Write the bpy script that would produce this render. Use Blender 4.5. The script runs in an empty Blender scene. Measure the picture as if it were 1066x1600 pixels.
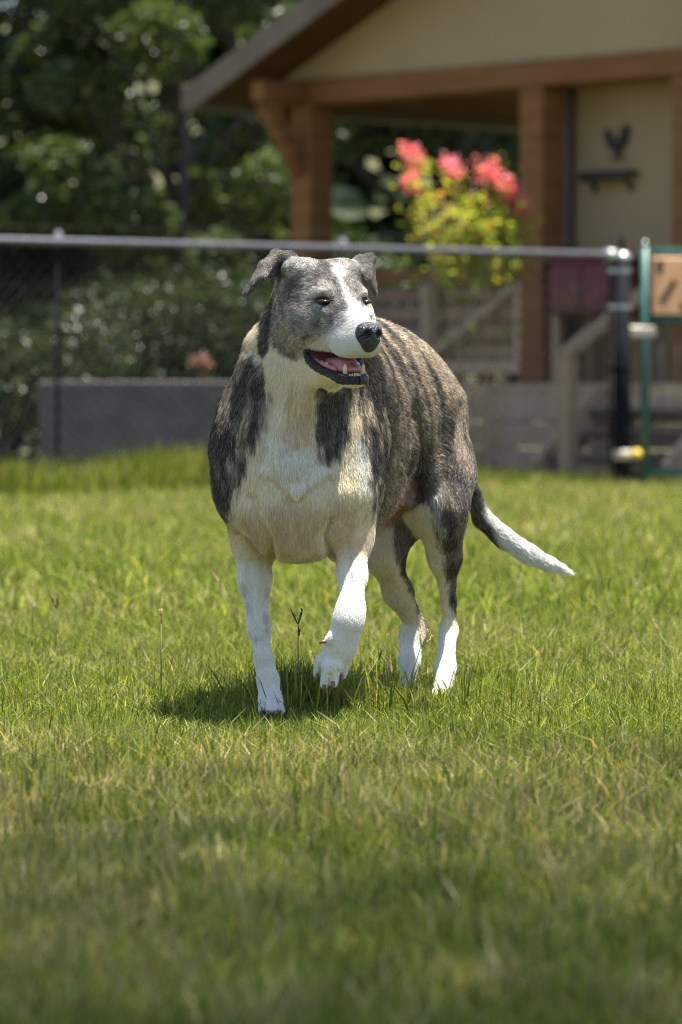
import bpy, bmesh, math, random
import numpy as np
from mathutils import Vector, Matrix

# ------------------------------------------------------------------ camera, sky, sun, exposure
scene = bpy.context.scene
FOC = 6000.0            # focal length in photo pixels (135 mm on a 24x36 frame held upright)
CAM_H = 0.578
cam_data = bpy.data.cameras.new("camera")
cam = bpy.data.objects.new("camera", cam_data)
scene.collection.objects.link(cam)
scene.camera = cam
cam.location = (0, 0, CAM_H)
cam.rotation_euler = (math.radians(90), 0, 0)
cam_data.sensor_fit = 'VERTICAL'
cam_data.sensor_height = 36.0
cam_data.sensor_width = 24.0
cam_data.lens = 135.0
cam_data.shift_y = -210.0 / 1600.0
cam_data.clip_start = 0.05
cam_data.clip_end = 600.0
cam_data.dof.use_dof = True
cam_data.dof.focus_distance = 6.40
cam_data.dof.aperture_fstop = 5.5

SUN_DIR = Vector((0.205, 0.03, 0.975)).normalized()     # towards the sun: high, right, a little behind the dog
elev = math.asin(SUN_DIR.z)
azim = math.atan2(SUN_DIR.x, SUN_DIR.y)
world = bpy.data.worlds.new("World")
scene.world = world
world.use_nodes = True
wn = world.node_tree
bg = wn.nodes["Background"]
sky = wn.nodes.new("ShaderNodeTexSky")
sky.sky_type = 'NISHITA'
sky.sun_disc = False
sky.sun_elevation = elev
sky.sun_rotation = azim
wn.links.new(sky.outputs[0], bg.inputs[0])
bg.inputs[1].default_value = 0.085
sun_l = bpy.data.lights.new("sun", 'SUN')
sun_l.energy = 5.0
sun_l.angle = math.radians(0.53)
sun_l.color = (1.0, 0.955, 0.88)
sun = bpy.data.objects.new("sun", sun_l)
scene.collection.objects.link(sun)
sun.rotation_euler = SUN_DIR.to_track_quat('Z', 'Y').to_euler()
scene.view_settings.view_transform = 'Standard'
scene.view_settings.look = 'None'
scene.view_settings.exposure = 1.6
scene.view_settings.gamma = 1.0
scene.view_settings.use_curve_mapping = False
scene.render.engine = 'CYCLES'
scene.cycles.max_bounces = 8
scene.cycles.filter_width = 1.1
scene.cycles.transparent_max_bounces = 16
try:
    scene.cycles.use_denoising = True
    scene.cycles.denoiser = 'OPENIMAGEDENOISE'
    scene.cycles.denoising_prefilter = 'NONE'
except Exception:
    pass
try:
    scene.cycles_curves.shape = 'RIBBONS'
    scene.cycles_curves.subdivisions = 2
except Exception:
    pass

rng = np.random.default_rng(7)
random.seed(7)
COL = scene.collection

def P(px, py, Y):
    """world point at distance Y for a measured direction"""
    return np.array(((px - 533.0) * Y / FOC, Y, CAM_H - (py - 590.0) * Y / FOC))

# ------------------------------------------------------------------ numpy noise
def _hash(ix, iy, iz, seed):
    h = (ix.astype(np.int64) * 374761393 + iy.astype(np.int64) * 668265263 + iz.astype(np.int64) * 2147483647 + seed * 144665) & 0xFFFFFFFF
    h = ((h ^ (h >> 13)) * 1274126177) & 0xFFFFFFFF
    h = ((h ^ (h >> 16)) * 2246822519) & 0xFFFFFFFF
    return ((h ^ (h >> 15)) & 0xFFFFFF) / float(0xFFFFFF)

def noise3(p, scale, seed=0):
    q = np.asarray(p) * scale
    i = np.floor(q)
    f = q - i
    f = f * f * (3 - 2 * f)
    i = i.astype(np.int64)
    r = 0
    for dx in (0, 1):
        for dy in (0, 1):
            for dz in (0, 1):
                w = (f[:, 0] if dx else 1 - f[:, 0]) * (f[:, 1] if dy else 1 - f[:, 1]) * (f[:, 2] if dz else 1 - f[:, 2])
                r = r + w * _hash(i[:, 0] + dx, i[:, 1] + dy, i[:, 2] + dz, seed)
    return r

def fbm(p, scale, seed=0, octv=3):
    a, s, t = 0.5, 0, 0
    for o in range(octv):
        s = s + a * noise3(p, scale * 2 ** o, seed + o * 17)
        t += a
        a *= 0.55
    return s / t

def sstep(a, b, x):
    t = np.clip((x - a) / (b - a), 0, 1)
    return t * t * (3 - 2 * t)

# ------------------------------------------------------------------ object helpers
def tag(o, label=None, category=None, group=None, kind=None):
    if label: o["label"] = label
    if category: o["category"] = category
    if group: o["group"] = group
    if kind: o["kind"] = kind
    return o

def empty(name, loc=(0, 0, 0), rz=0.0):
    o = bpy.data.objects.new(name, None)
    COL.objects.link(o)
    o.location = loc
    o.rotation_euler = (0, 0, rz)
    return o

def link(name, me, mat=None, parent=None):
    o = bpy.data.objects.new(name, me)
    COL.objects.link(o)
    if mat is not None:
        me.materials.append(mat)
    if parent is not None:
        o.parent = parent
    return o

def np_mesh(name, verts, faces_flat, loop_counts, cols=None, smooth=True, colname="Col"):
    me = bpy.data.meshes.new(name)
    verts = np.asarray(verts, dtype=np.float32)
    faces_flat = np.asarray(faces_flat, dtype=np.int32)
    loop_counts = np.asarray(loop_counts, dtype=np.int32)
    me.vertices.add(len(verts))
    me.vertices.foreach_set("co", verts.ravel())
    me.loops.add(len(faces_flat))
    me.loops.foreach_set("vertex_index", faces_flat)
    me.polygons.add(len(loop_counts))
    st = np.zeros(len(loop_counts), dtype=np.int32)
    st[1:] = np.cumsum(loop_counts)[:-1]
    me.polygons.foreach_set("loop_start", st)
    me.polygons.foreach_set("loop_total", loop_counts)
    me.polygons.foreach_set("use_smooth", np.full(len(loop_counts), smooth, dtype=bool))
    me.update(calc_edges=True)
    if cols is not None:
        at = me.color_attributes.new(colname, 'FLOAT_COLOR', 'POINT')
        c = np.ones((len(verts), 4), dtype=np.float32)
        c[:, :3] = cols
        at.data.foreach_set("color", c.ravel())
    return me

def bm_obj(name, bm, mat, parent=None, smooth=False, bevel=0.0):
    me = bpy.data.meshes.new(name)
    if bevel > 0:
        bmesh.ops.bevel(bm, geom=list(bm.edges), offset=bevel, segments=1, affect='EDGES', profile=0.7)
    bmesh.ops.recalc_face_normals(bm, faces=bm.faces)
    bm.to_mesh(me)
    bm.free()
    if smooth:
        for p in me.polygons: p.use_smooth = True
    return link(name, me, mat, parent)

def box(bm, x0, x1, y0, y1, z0, z1, M=None):
    vs = [bm.verts.new((x, y, z)) for x in (x0, x1) for y in (y0, y1) for z in (z0, z1)]
    for f in ((0, 1, 3, 2), (4, 6, 7, 5), (0, 4, 5, 1), (2, 3, 7, 6), (0, 2, 6, 4), (1, 5, 7, 3)):
        bm.faces.new([vs[i] for i in f])
    if M is not None:
        for v in vs: v.co = M @ v.co
    return vs

def box_obj(name, dims, mat, parent=None, bevel=0.006, M=None):
    bm = bmesh.new()
    box(bm, *dims)
    if M is not None:
        bmesh.ops.transform(bm, matrix=M, verts=bm.verts)
    return bm_obj(name, bm, mat, parent, bevel=bevel)

def bar(bm, a, b, w, h, up=(0, 0, 1)):
    """rectangular bar from a to b"""
    a, b = Vector(a), Vector(b)
    d = (b - a).normalized()
    s = d.cross(Vector(up))
    if s.length < 1e-4: s = d.cross(Vector((0, 1, 0)))
    s.normalize()
    t = s.cross(d)
    vs = []
    for p in (a, b):
        for i, j in ((-1, -1), (1, -1), (1, 1), (-1, 1)):
            vs.append(bm.verts.new(p + s * (i * w / 2) + t * (j * h / 2)))
    for f in ((3, 2, 1, 0), (4, 5, 6, 7), (0, 1, 5, 4), (1, 2, 6, 5), (2, 3, 7, 6), (3, 0, 4, 7)):
        bm.faces.new([vs[i] for i in f])

def tube(bm, pts, rad, n=8, caps=True):
    """tube along points; rad a number or list"""
    pts = [Vector(p) for p in pts]
    if not hasattr(rad, '__len__'): rad = [rad] * len(pts)
    rings = []
    ref = None
    for i, p in enumerate(pts):
        d = (pts[min(i + 1, len(pts) - 1)] - pts[max(i - 1, 0)]).normalized()
        if ref is None:
            ref = d.orthogonal().normalized()
        s = (ref - d * ref.dot(d)).normalized()
        ref = s
        t = d.cross(s)
        rings.append([bm.verts.new(p + (s * math.cos(2 * math.pi * k / n) + t * math.sin(2 * math.pi * k / n)) * rad[i]) for k in range(n)])
    for a, b in zip(rings[:-1], rings[1:]):
        for k in range(n):
            bm.faces.new((a[k], a[(k + 1) % n], b[(k + 1) % n], b[k]))
    if caps:
        bm.faces.new(rings[0][::-1])
        bm.faces.new(rings[-1])

# ------------------------------------------------------------------ materials
def new_mat(name):
    m = bpy.data.materials.new(name)
    m.use_nodes = True
    nt = m.node_tree
    return m, nt, nt.nodes["Principled BSDF"]

def ramp(nt, src, stops):
    r = nt.nodes.new("ShaderNodeValToRGB")
    el = r.color_ramp.elements
    while len(el) < len(stops): el.new(0.5)
    for e, (p, c) in zip(el, stops):
        e.position = p
        e.color = (*c, 1)
    nt.links.new(src, r.inputs[0])
    return r

def mat_noise(name, c1, c2, scale=8.0, rough=0.7, detail=6, stretch=(1, 1, 1), bump=0.0, metallic=0.0, spec=0.5, coat=0.0):
    m, nt, b = new_mat(name)
    tc = nt.nodes.new("ShaderNodeTexCoord")
    mp = nt.nodes.new("ShaderNodeMapping")
    mp.inputs["Scale"].default_value = stretch
    nt.links.new(tc.outputs["Object"], mp.inputs[0])
    nz = nt.nodes.new("ShaderNodeTexNoise")
    nz.inputs["Scale"].default_value = scale
    nz.inputs["Detail"].default_value = detail
    nt.links.new(mp.outputs[0], nz.inputs["Vector"])
    r = ramp(nt, nz.outputs["Fac"], [(0.3, c1), (0.7, c2)])
    nt.links.new(r.outputs[0], b.inputs["Base Color"])
    b.inputs["Roughness"].default_value = rough
    b.inputs["Metallic"].default_value = metallic
    b.inputs["Specular IOR Level"].default_value = spec
    b.inputs["Coat Weight"].default_value = coat
    if bump > 0:
        bp = nt.nodes.new("ShaderNodeBump")
        bp.inputs["Strength"].default_value = bump
        bp.inputs["Distance"].default_value = 0.01
        nt.links.new(nz.outputs["Fac"], bp.inputs["Height"])
        nt.links.new(bp.outputs[0], b.inputs["Normal"])
    return m

def mat_attr(name, rough=0.6, spec=0.3, transl=0.0, attr="Col", coat=0.0, noise_amt=0.0):
    """colour carried by the mesh (leaf by leaf, hair by hair)"""
    m, nt, b = new_mat(name)
    a = nt.nodes.new("ShaderNodeAttribute")
    a.attribute_name = attr
    nt.links.new(a.outputs["Color"], b.inputs["Base Color"])
    b.inputs["Roughness"].default_value = rough
    b.inputs["Specular IOR Level"].default_value = spec
    if transl > 0:
        t = nt.nodes.new("ShaderNodeBsdfTranslucent")
        mul = nt.nodes.new("ShaderNodeMixRGB")
        mul.blend_type = 'MULTIPLY'
        mul.inputs[0].default_value = 1.0
        mul.inputs[2].default_value = (1.25, 1.25, 0.55, 1)
        nt.links.new(a.outputs["Color"], mul.inputs[1])
        nt.links.new(mul.outputs[0], t.inputs["Color"])
        mx = nt.nodes.new("ShaderNodeMixShader")
        mx.inputs[0].default_value = transl
        nt.links.new(b.outputs[0], mx.inputs[1])
        nt.links.new(t.outputs[0], mx.inputs[2])
        out = nt.nodes["Material Output"]
        nt.links.new(mx.outputs[0], out.inputs["Surface"])
    return m

M = {}
M["soil"] = mat_noise("soil", (0.07, 0.065, 0.025), (0.15, 0.125, 0.06), scale=5, rough=0.95, bump=0.4)
M["stain_wood"] = mat_noise("stained_wood", (0.18, 0.078, 0.030), (0.255, 0.115, 0.046), scale=3, stretch=(1, 1, 6), rough=0.8, spec=0.15)
M["grey_wood"] = mat_noise("weathered_wood", (0.44, 0.295, 0.20), (0.58, 0.42, 0.30), scale=4, stretch=(8, 8, 1), rough=0.85)
M["tan_wood"] = mat_noise("tan_wood", (0.34, 0.23, 0.14), (0.46, 0.33, 0.21), scale=4, stretch=(6, 6, 1), rough=0.8)
M["rail_brown"] = mat_noise("brown_rail_boards", (0.28, 0.16, 0.11), (0.40, 0.25, 0.17), scale=4, stretch=(1, 6, 6), rough=0.85)
M["siding"] = mat_noise("painted_siding", (0.35, 0.245, 0.125), (0.395, 0.28, 0.15), scale=2, rough=0.8)
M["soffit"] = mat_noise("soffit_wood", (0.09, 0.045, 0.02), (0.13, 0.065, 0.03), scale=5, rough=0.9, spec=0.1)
M["trim"] = mat_noise("rake_trim", (0.13, 0.092, 0.06), (0.175, 0.128, 0.085), scale=5, rough=0.7)
M["shingle"] = mat_noise("roof_shingles", (0.07, 0.06, 0.05), (0.15, 0.12, 0.10), scale=20, rough=0.95)
M["galv"] = mat_noise("galvanised_rail", (0.07, 0.07, 0.082), (0.11, 0.11, 0.125), scale=30, rough=0.6, metallic=0.2)
M["black_steel"] = mat_noise("black_coated_steel", (0.006, 0.006, 0.008), (0.014, 0.014, 0.017), scale=20, rough=0.8, spec=0.08)
M["wire"] = mat_noise("chain_link_wire", (0.016, 0.016, 0.018), (0.03, 0.03, 0.033), scale=40, rough=0.6, spec=0.2)
M["bright_metal"] = mat_noise("bright_fitting", (0.28, 0.28, 0.29), (0.4, 0.4, 0.41), scale=40, rough=0.4, metallic=0.7)
M["green_paint"] = mat_noise("green_gate_paint", (0.02, 0.085, 0.07), (0.035, 0.125, 0.10), scale=15, rough=0.4)
M["orange"] = mat_noise("orange_sign_board", (0.82, 0.36, 0.14), (0.90, 0.50, 0.26), scale=9, rough=0.6)
M["sign_black"] = mat_noise("sign_black", (0.02, 0.018, 0.016), (0.04, 0.035, 0.03), scale=9, rough=0.6)
M["cream_tape"] = mat_noise("cream_strap", (0.42, 0.35, 0.26), (0.52, 0.45, 0.35), scale=30, rough=0.6)
M["yellow"] = mat_noise("yellow_plastic", (0.70, 0.45, 0.03), (0.80, 0.55, 0.06), scale=30, rough=0.4)
M["maroon"] = mat_noise("maroon_paint", (0.13, 0.018, 0.02), (0.20, 0.03, 0.032), scale=6, rough=0.5)
M["black_iron"] = mat_noise("black_iron", (0.012, 0.011, 0.010), (0.03, 0.027, 0.024), scale=30, rough=0.6)
M["dark_frame"] = mat_noise("dark_door_frame", (0.05, 0.03, 0.02), (0.09, 0.055, 0.035), scale=5, rough=0.6)
M["door_grey"] = mat_noise("grey_green_door", (0.12, 0.115, 0.08), (0.17, 0.16, 0.115), scale=5, rough=0.6)
M["concrete"] = mat_noise("concrete", (0.075, 0.068, 0.066), (0.12, 0.108, 0.105), scale=6, rough=0.9, bump=0.3)
M["bark"] = mat_noise("bark", (0.035, 0.026, 0.018), (0.09, 0.07, 0.05), scale=12, stretch=(3, 3, 0.6), rough=0.95, bump=0.6)
M["leaf"] = mat_attr("leaf", rough=0.38, spec=0.5, transl=0.35)
M["petal"] = mat_attr("petal", rough=0.6, spec=0.2, transl=0.45)
M["bush_leaf"] = mat_attr("bush_leaf", rough=0.5, spec=0.3, transl=0.6)
M["grass"] = mat_attr("grass_blade", rough=0.55, spec=0.22, transl=0.42)
M["glass_pale"] = mat_noise("lamp_glass", (0.55, 0.52, 0.46), (0.65, 0.62, 0.55), scale=10, rough=0.3)
# ------------------------------------------------------------------ ground
def ground_h(x, y):
    """the yard is level, beyond the house the land rises gently into the wood"""
    t = np.clip((np.asarray(y, dtype=float) - 32.0) / 60.0, 0, 1)
    return 9.0 * t * t * (3 - 2 * t)

ys = np.concatenate([np.linspace(-40, 30, 36), np.linspace(32, 120, 45), [180, 260, 400]])
xs = np.concatenate([[-300, -180, -100], np.linspace(-60, 60, 61), [100, 180, 300]])
gx, gy = np.meshgrid(xs, ys)
gz = ground_h(gx, gy)
nv = np.stack([gx, gy, gz], -1).reshape(-1, 3)
W_ = len(xs)
i0 = (np.arange(len(ys) - 1)[:, None] * W_ + np.arange(W_ - 1)[None, :]).ravel()
gf = np.stack([i0, i0 + 1, i0 + W_ + 1, i0 + W_], -1)
ground = link("ground", np_mesh("ground", nv, gf.ravel(), np.full(len(gf), 4)), None)
# lawn material: thatch, green tufts and dry patches
m, nt, b = new_mat("lawn_soil")
tc = nt.nodes.new("ShaderNodeTexCoord")
n1 = nt.nodes.new("ShaderNodeTexNoise"); n1.inputs["Scale"].default_value = 3.0; n1.inputs["Detail"].default_value = 8
n2 = nt.nodes.new("ShaderNodeTexNoise"); n2.inputs["Scale"].default_value = 60.0; n2.inputs["Detail"].default_value = 4
nt.links.new(tc.outputs["Object"], n1.inputs["Vector"]); nt.links.new(tc.outputs["Object"], n2.inputs["Vector"])
r1 = ramp(nt, n1.outputs["Fac"], [(0.30, (0.075, 0.085, 0.022)), (0.70, (0.135, 0.125, 0.05))])
r2 = ramp(nt, n2.outputs["Fac"], [(0.30, (0.45, 0.45, 0.45)), (0.70, (1.0, 1.0, 1.0))])
mx = nt.nodes.new("ShaderNodeMixRGB"); mx.blend_type = 'MULTIPLY'; mx.inputs[0].default_value = 1.0
nt.links.new(r1.outputs[0], mx.inputs[1]); nt.links.new(r2.outputs[0], mx.inputs[2])
nt.links.new(mx.outputs[0], b.inputs["Base Color"])
b.inputs["Roughness"].default_value = 0.95
ground.data.materials.append(m)
tag(ground, kind="structure")

# ------------------------------------------------------------------ leaves and trees
def leaf_mesh(name, centers, size, cols, flat=0.35, aspect=0.55, rg=rng, droop=0.0):
    """six-sided leaves, folded along the midrib, one per centre"""
    n = len(centers)
    d = rg.normal(size=(n, 3)); d[:, 2] *= flat; d[:, 2] -= droop
    d /= np.linalg.norm(d, axis=1)[:, None]
    up = rg.normal(size=(n, 3)) * 0.6 + np.array((0, 0, 1.0))
    s = np.cross(d, up); s /= np.linalg.norm(s, axis=1)[:, None] + 1e-9
    t = np.cross(s, d)
    L = size * rg.uniform(0.6, 1.25, n)[:, None]
    Wd = L * aspect
    c = np.asarray(centers)
    v = np.empty((n, 6, 3))
    v[:, 0] = c - d * L * 0.5
    v[:, 1] = c - d * L * 0.05 + s * Wd * 0.5 + t * Wd * 0.18
    v[:, 2] = c + d * L * 0.28 + s * Wd * 0.34 + t * Wd * 0.12
    v[:, 3] = c + d * L * 0.5 - t * Wd * 0.1
    v[:, 4] = c + d * L * 0.28 - s * Wd * 0.34 + t * Wd * 0.12
    v[:, 5] = c - d * L * 0.05 - s * Wd * 0.5 + t * Wd * 0.18
    base = np.arange(n)[:, None] * 6
    f = np.concatenate([base + np.array([0, 1, 2, 3]), base + np.array([0, 3, 4, 5])], 1).reshape(-1)
    colv = np.repeat(cols, 6, axis=0)
    return np_mesh(name, v.reshape(-1, 3), f, np.full(2 * n, 4), colv, smooth=False)

def leaf_cols(n, dark, light, rg=rng, power=1.0, extra=None, pe=0.0):
    t = rg.uniform(0, 1, n)[:, None] ** power
    c = np.array(dark) * (1 - t) + np.array(light) * t
    if extra is not None:
        k = rg.uniform(0, 1, n) < pe
        c[k] = np.array(extra)
    return c

def blob_points(n, clumps, rg=rng, shell=0.75):
    """points through the volume of a set of (centre, radii) clumps, denser near their skins"""
    vol = np.array([r[0] * r[1] * r[2] for _, r in clumps]) ** 0.8
    k = rg.choice(len(clumps), n, p=vol / vol.sum())
    d = rg.normal(size=(n, 3)); d /= np.linalg.norm(d, axis=1)[:, None]
    rad = rg.uniform(0, 1, n) ** (1 / 3.0) * (1 - shell) + shell * rg.uniform(0.72, 1.04, n)
    c = np.array([c for c, _ in clumps])[k]; r = np.array([r for _, r in clumps])[k]
    return c + d * r * rad[:, None]

def tree(label, base, height, spread, seed, nleaf, size, dark, light, low=0.12, group="trees behind the fence", name="leafy_tree", nclump=34, yscale=0.7, trunk_r=0.16, droop=0.1):
    rg = np.random.default_rng(seed)
    root = empty(name, base)
    tag(root, label, "tree", group)
    top = Vector((rg.normal() * 0.2, rg.normal() * 0.2, height * 0.8))
    bm = bmesh.new()
    tube(bm, [Vector((0, 0, -0.1)), Vector((0.03, 0, height * 0.2)), top * 0.55 + Vector((0.1, 0, 0)), top], [trunk_r * 1.35, trunk_r, trunk_r * 0.65, trunk_r * 0.15], n=10)
    bm_obj("trunk", bm, M["bark"], root, smooth=True)
    clumps = []
    for k in range(nclump):
        a = rg.uniform(0, 2 * math.pi); z = rg.uniform(low, 1.0)
        prof = math.sin(min(1.0, (z - low) / (1 - low) * 0.88 + 0.16) * math.pi) ** 0.6
        r = spread * prof * rg.uniform(0.35, 1.0)
        c = np.array((math.cos(a) * r, math.sin(a) * r * yscale, z * height))
        s = spread * rg.uniform(0.18, 0.34)
        clumps.append((c, np.array((s, s * 0.9, s * rg.uniform(0.55, 0.9)))))
    bm = bmesh.new()
    for c, s in clumps[::2]:
        f = min(0.85, max(0.15, c[2] / height * 0.7))
        p0 = top * f
        mid = p0.lerp(Vector(c), 0.55) + Vector((0, 0, 0.1))
        tube(bm, [p0, mid, Vector(c)], [trunk_r * 0.4, trunk_r * 0.22, trunk_r * 0.06], n=6)
    bm_obj("limbs", bm, M["bark"], root, smooth=True)
    pts = blob_points(nleaf, clumps, rg)
    cl = noise3(pts, 1.3, seed)[:, None]
    cols = leaf_cols(nleaf, dark, light, rg) * (0.7 + 0.6 * cl)
    link("crown", leaf_mesh("crown", pts, size, cols, rg=rg, droop=droop), M["leaf"], root)
    return root

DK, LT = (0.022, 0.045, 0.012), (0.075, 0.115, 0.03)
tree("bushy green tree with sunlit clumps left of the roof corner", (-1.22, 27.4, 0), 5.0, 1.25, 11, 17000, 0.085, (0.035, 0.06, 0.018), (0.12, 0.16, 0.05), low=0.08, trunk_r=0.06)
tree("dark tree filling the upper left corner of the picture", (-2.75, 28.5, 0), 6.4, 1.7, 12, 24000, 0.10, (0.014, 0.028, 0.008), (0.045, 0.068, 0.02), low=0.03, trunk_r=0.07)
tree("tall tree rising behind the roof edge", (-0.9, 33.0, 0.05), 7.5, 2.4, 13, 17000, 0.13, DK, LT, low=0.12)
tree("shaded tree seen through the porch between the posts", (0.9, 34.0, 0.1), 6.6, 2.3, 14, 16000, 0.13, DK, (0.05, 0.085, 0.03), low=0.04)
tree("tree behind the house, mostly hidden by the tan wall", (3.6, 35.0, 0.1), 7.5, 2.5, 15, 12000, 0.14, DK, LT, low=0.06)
tree("far left tree standing beyond the end of the fence view", (-5.6, 32.5, 0.02), 7.0, 2.4, 16, 14000, 0.13, DK, LT, low=0.06)

# an added tree, out of view right of the camera, to shade the near lawn
def added_shade_tree():
    rg = np.random.default_rng(61)
    root = empty("added_shade_tree", (6.2, 2.6, 0)); tag(root, "added unseen tall tree right of the view whose crown shades the near lawn", "tree")
    cen = np.array((0.1 + SUN_DIR.x / SUN_DIR.z * 12 - 6.2, 3.15 + SUN_DIR.y / SUN_DIR.z * 12 - 2.6, 12.0))
    bm = bmesh.new(); tube(bm, [(0, 0, -0.1), (-0.1, 0, 4), (-0.9, 0.3, 8.5), tuple(cen * (0.6, 0.6, 0.93))], [0.26, 0.2, 0.14, 0.05], n=10); bm_obj("trunk", bm, M["bark"], root, smooth=True)
    n = 17000
    p = cen + rg.normal(size=(n, 3)) * np.array((1.7, 1.3, 0.7))
    bm = bmesh.new()
    for k in range(0, 60):
        q = p[k * 250]; s = Vector(cen * (0.62, 0.62, 0.9))
        tube(bm, [s, s.lerp(Vector(q), 0.5) + Vector((0, 0, 0.2)), Vector(q)], [0.04, 0.02, 0.006], n=5)
    bm_obj("limbs", bm, M["bark"], root, smooth=True)
    link("crown", leaf_mesh("crown", p, 0.082, leaf_cols(n, DK, LT, rg), rg=rg), M["leaf"], root)
added_shade_tree()
# low shrub seen under the rail on the left
def shrub(label, base, size3, seed, nleaf, leaf, dark, light, name="shrub", group="shrubs behind the fence"):
    rg = np.random.default_rng(seed)
    root = empty(name, base); tag(root, label, "shrub", group)
    clumps = []
    for k in range(16):
        c = np.array((rg.uniform(-0.7, 0.7) * size3[0], rg.uniform(-0.7, 0.7) * size3[1], size3[2] * rg.uniform(0.2, 0.85)))
        s = size3[2] * rg.uniform(0.2, 0.34)
        clumps.append((c, np.array((s * 1.1, s, s))))
    bm = bmesh.new()
    for c, s in clumps:
        tube(bm, [(c[0] * 0.25, c[1] * 0.25, -0.03), (c[0] * 0.7, c[1] * 0.7, c[2] * 0.6), tuple(c)], [0.018, 0.012, 0.004], n=5)
    bm_obj("stems", bm, M["bark"], root, smooth=True)
    pts = blob_points(nleaf, clumps, rg)
    link("foliage", leaf_mesh("foliage", pts, leaf, leaf_cols(nleaf, dark, light, rg), rg=rg), M["leaf"], root)
    return root
shrub("low dark green shrub behind the mesh at the far left", (-1.95, 21.5, 0), (0.75, 0.4, 0.95), 21, 6000, 0.05, (0.02, 0.034, 0.009), (0.052, 0.07, 0.018))
shrub("green shrub behind the grey planter under the fence rail", (-1.0, 22.9, 0), (0.75, 0.3, 1.15), 22, 6500, 0.055, (0.017, 0.03, 0.008), (0.048, 0.066, 0.016))
shrub("shaded shrub beside the left porch post", (-0.1, 26.6, 0), (0.6, 0.5, 1.5), 23, 5000, 0.07, (0.02, 0.042, 0.012), (0.06, 0.10, 0.025))

# the wood closing the view: one mass, nobody could count its leaves
rg = np.random.default_rng(31)
n = 42000
wx = rg.uniform(-34, 34, n); wy = rg.uniform(42, 50, n)
bulge = 1.2 * np.sin(wx * 0.9) + 0.8 * np.sin(wx * 2.3 + 1)
wz = rg.uniform(-0.3, 10.5, n) + bulge * 0.6
wy = wy + bulge * 0.7 + wz * 0.25
pts = np.stack([wx, wy, wz + ground_h(wx, wy)], -1)
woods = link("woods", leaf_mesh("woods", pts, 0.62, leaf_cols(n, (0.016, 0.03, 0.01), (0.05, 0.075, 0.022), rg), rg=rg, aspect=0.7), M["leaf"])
tag(woods, "dark far wood closing the view behind house and trees", "woods", kind="stuff")

# ------------------------------------------------------------------ the porch house
HO = (-0.183, 23.87, 0.0)
house = empty("porch_house", HO, math.atan2(-0.736, 0.677))
tag(house, "tan gabled house with brown posted porch and raised plank deck", "house")
PITCH = 0.43
def roofz(u): return 2.42 + PITCH * (u + 0.25) if u <= 2.4 else 2.42 + PITCH * (2.65 - (u - 2.4))
for u in (0.0, 2.0, 3.2):
    box_obj("post", (u - 0.095, u + 0.095, -0.095, 0.095, 0.545, 2.268), M["stain_wood"], house, 0.01)
box_obj("beam", (-0.30, 5.2, -0.10, 0.10, 2.27, 2.42), M["stain_wood"], house, 0.01)
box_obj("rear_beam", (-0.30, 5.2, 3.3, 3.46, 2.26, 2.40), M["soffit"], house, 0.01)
for u in (0.0,):
    box_obj("post", (u - 0.08, u + 0.08, 3.30, 3.46, 0.545, 2.198), M["stain_wood"], house, 0.01)
# gable wall above the beam
def prism(name, poly, v0, v1, mat, parent=house, bevel=0.0):
    bm = bmesh.new()
    a = [bm.verts.new((u, v0, z)) for u, z in poly]; c = [bm.verts.new((u, v1, z)) for u, z in poly]
    bm.faces.new(a); bm.faces.new(c[::-1])
    for i in range(len(poly)):
        j = (i + 1) % len(poly)
        bm.faces.new((a[i], c[i], c[j], a[j]))
    return bm_obj(name, bm, mat, parent, bevel=bevel)
prism("gable_wall", [(-0.22, 2.424), (5.02, 2.424), (2.4, roofz(2.4) - 0.01)], -0.06, 0.04, M["siding"])
# roof: two slabs with soffit boards below, rake boards in front
RB = -0.49
roof = prism("roof", [(-0.53, roofz(-0.53) + 0.03), (2.4, roofz(2.4) + 0.03), (5.44, roofz(5.44) + 0.03), (5.44, roofz(5.44) + 0.12), (2.4, roofz(2.4) + 0.13), (-0.53, roofz(-0.53) + 0.12)], RB, 4.0, M["shingle"])
for (ua, ub) in ((-0.52, 2.39), (2.41, 5.43)):
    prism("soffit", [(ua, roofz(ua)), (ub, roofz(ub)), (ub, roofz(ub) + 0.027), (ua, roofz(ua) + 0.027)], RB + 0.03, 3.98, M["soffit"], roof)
    prism("rake_board", [(ua - 0.012, roofz(ua) - 0.05), (ub, roofz(ub) - 0.05), (ub, roofz(ub) + 0.125), (ua - 0.012, roofz(ua) + 0.115)], RB - 0.035, RB - 0.003, M["trim"], roof)
box_obj("eave_board", (-0.672, -0.534, RB, 4.0, roofz(-0.53) - 0.05, roofz(-0.53) + 0.11), M["trim"], roof, 0.004)
# porch ceiling
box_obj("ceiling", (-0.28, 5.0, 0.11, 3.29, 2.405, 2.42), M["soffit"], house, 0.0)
# outrigger and knee brace at the corner post
box_obj("outrigger", (-0.06, 0.06, RB + 0.04, -0.102, 2.275, 2.40), M["stain_wood"], house, 0.008)
bm = bmesh.new(); bar(bm, (0, -0.10, 1.86), (0, RB + 0.10, 2.27), 0.09, 0.11, up=(1, 0, 0)); bm_obj("knee_brace", bm, M["stain_wood"], house, bevel=0.008)
bm = bmesh.new(); bar(bm, (-0.10, 0, 1.95), (-0.27, 0, 2.26), 0.08, 0.09, up=(0, 1, 0)); bm_obj("knee_brace", bm, M["stain_wood"], house, bevel=0.008)
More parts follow.
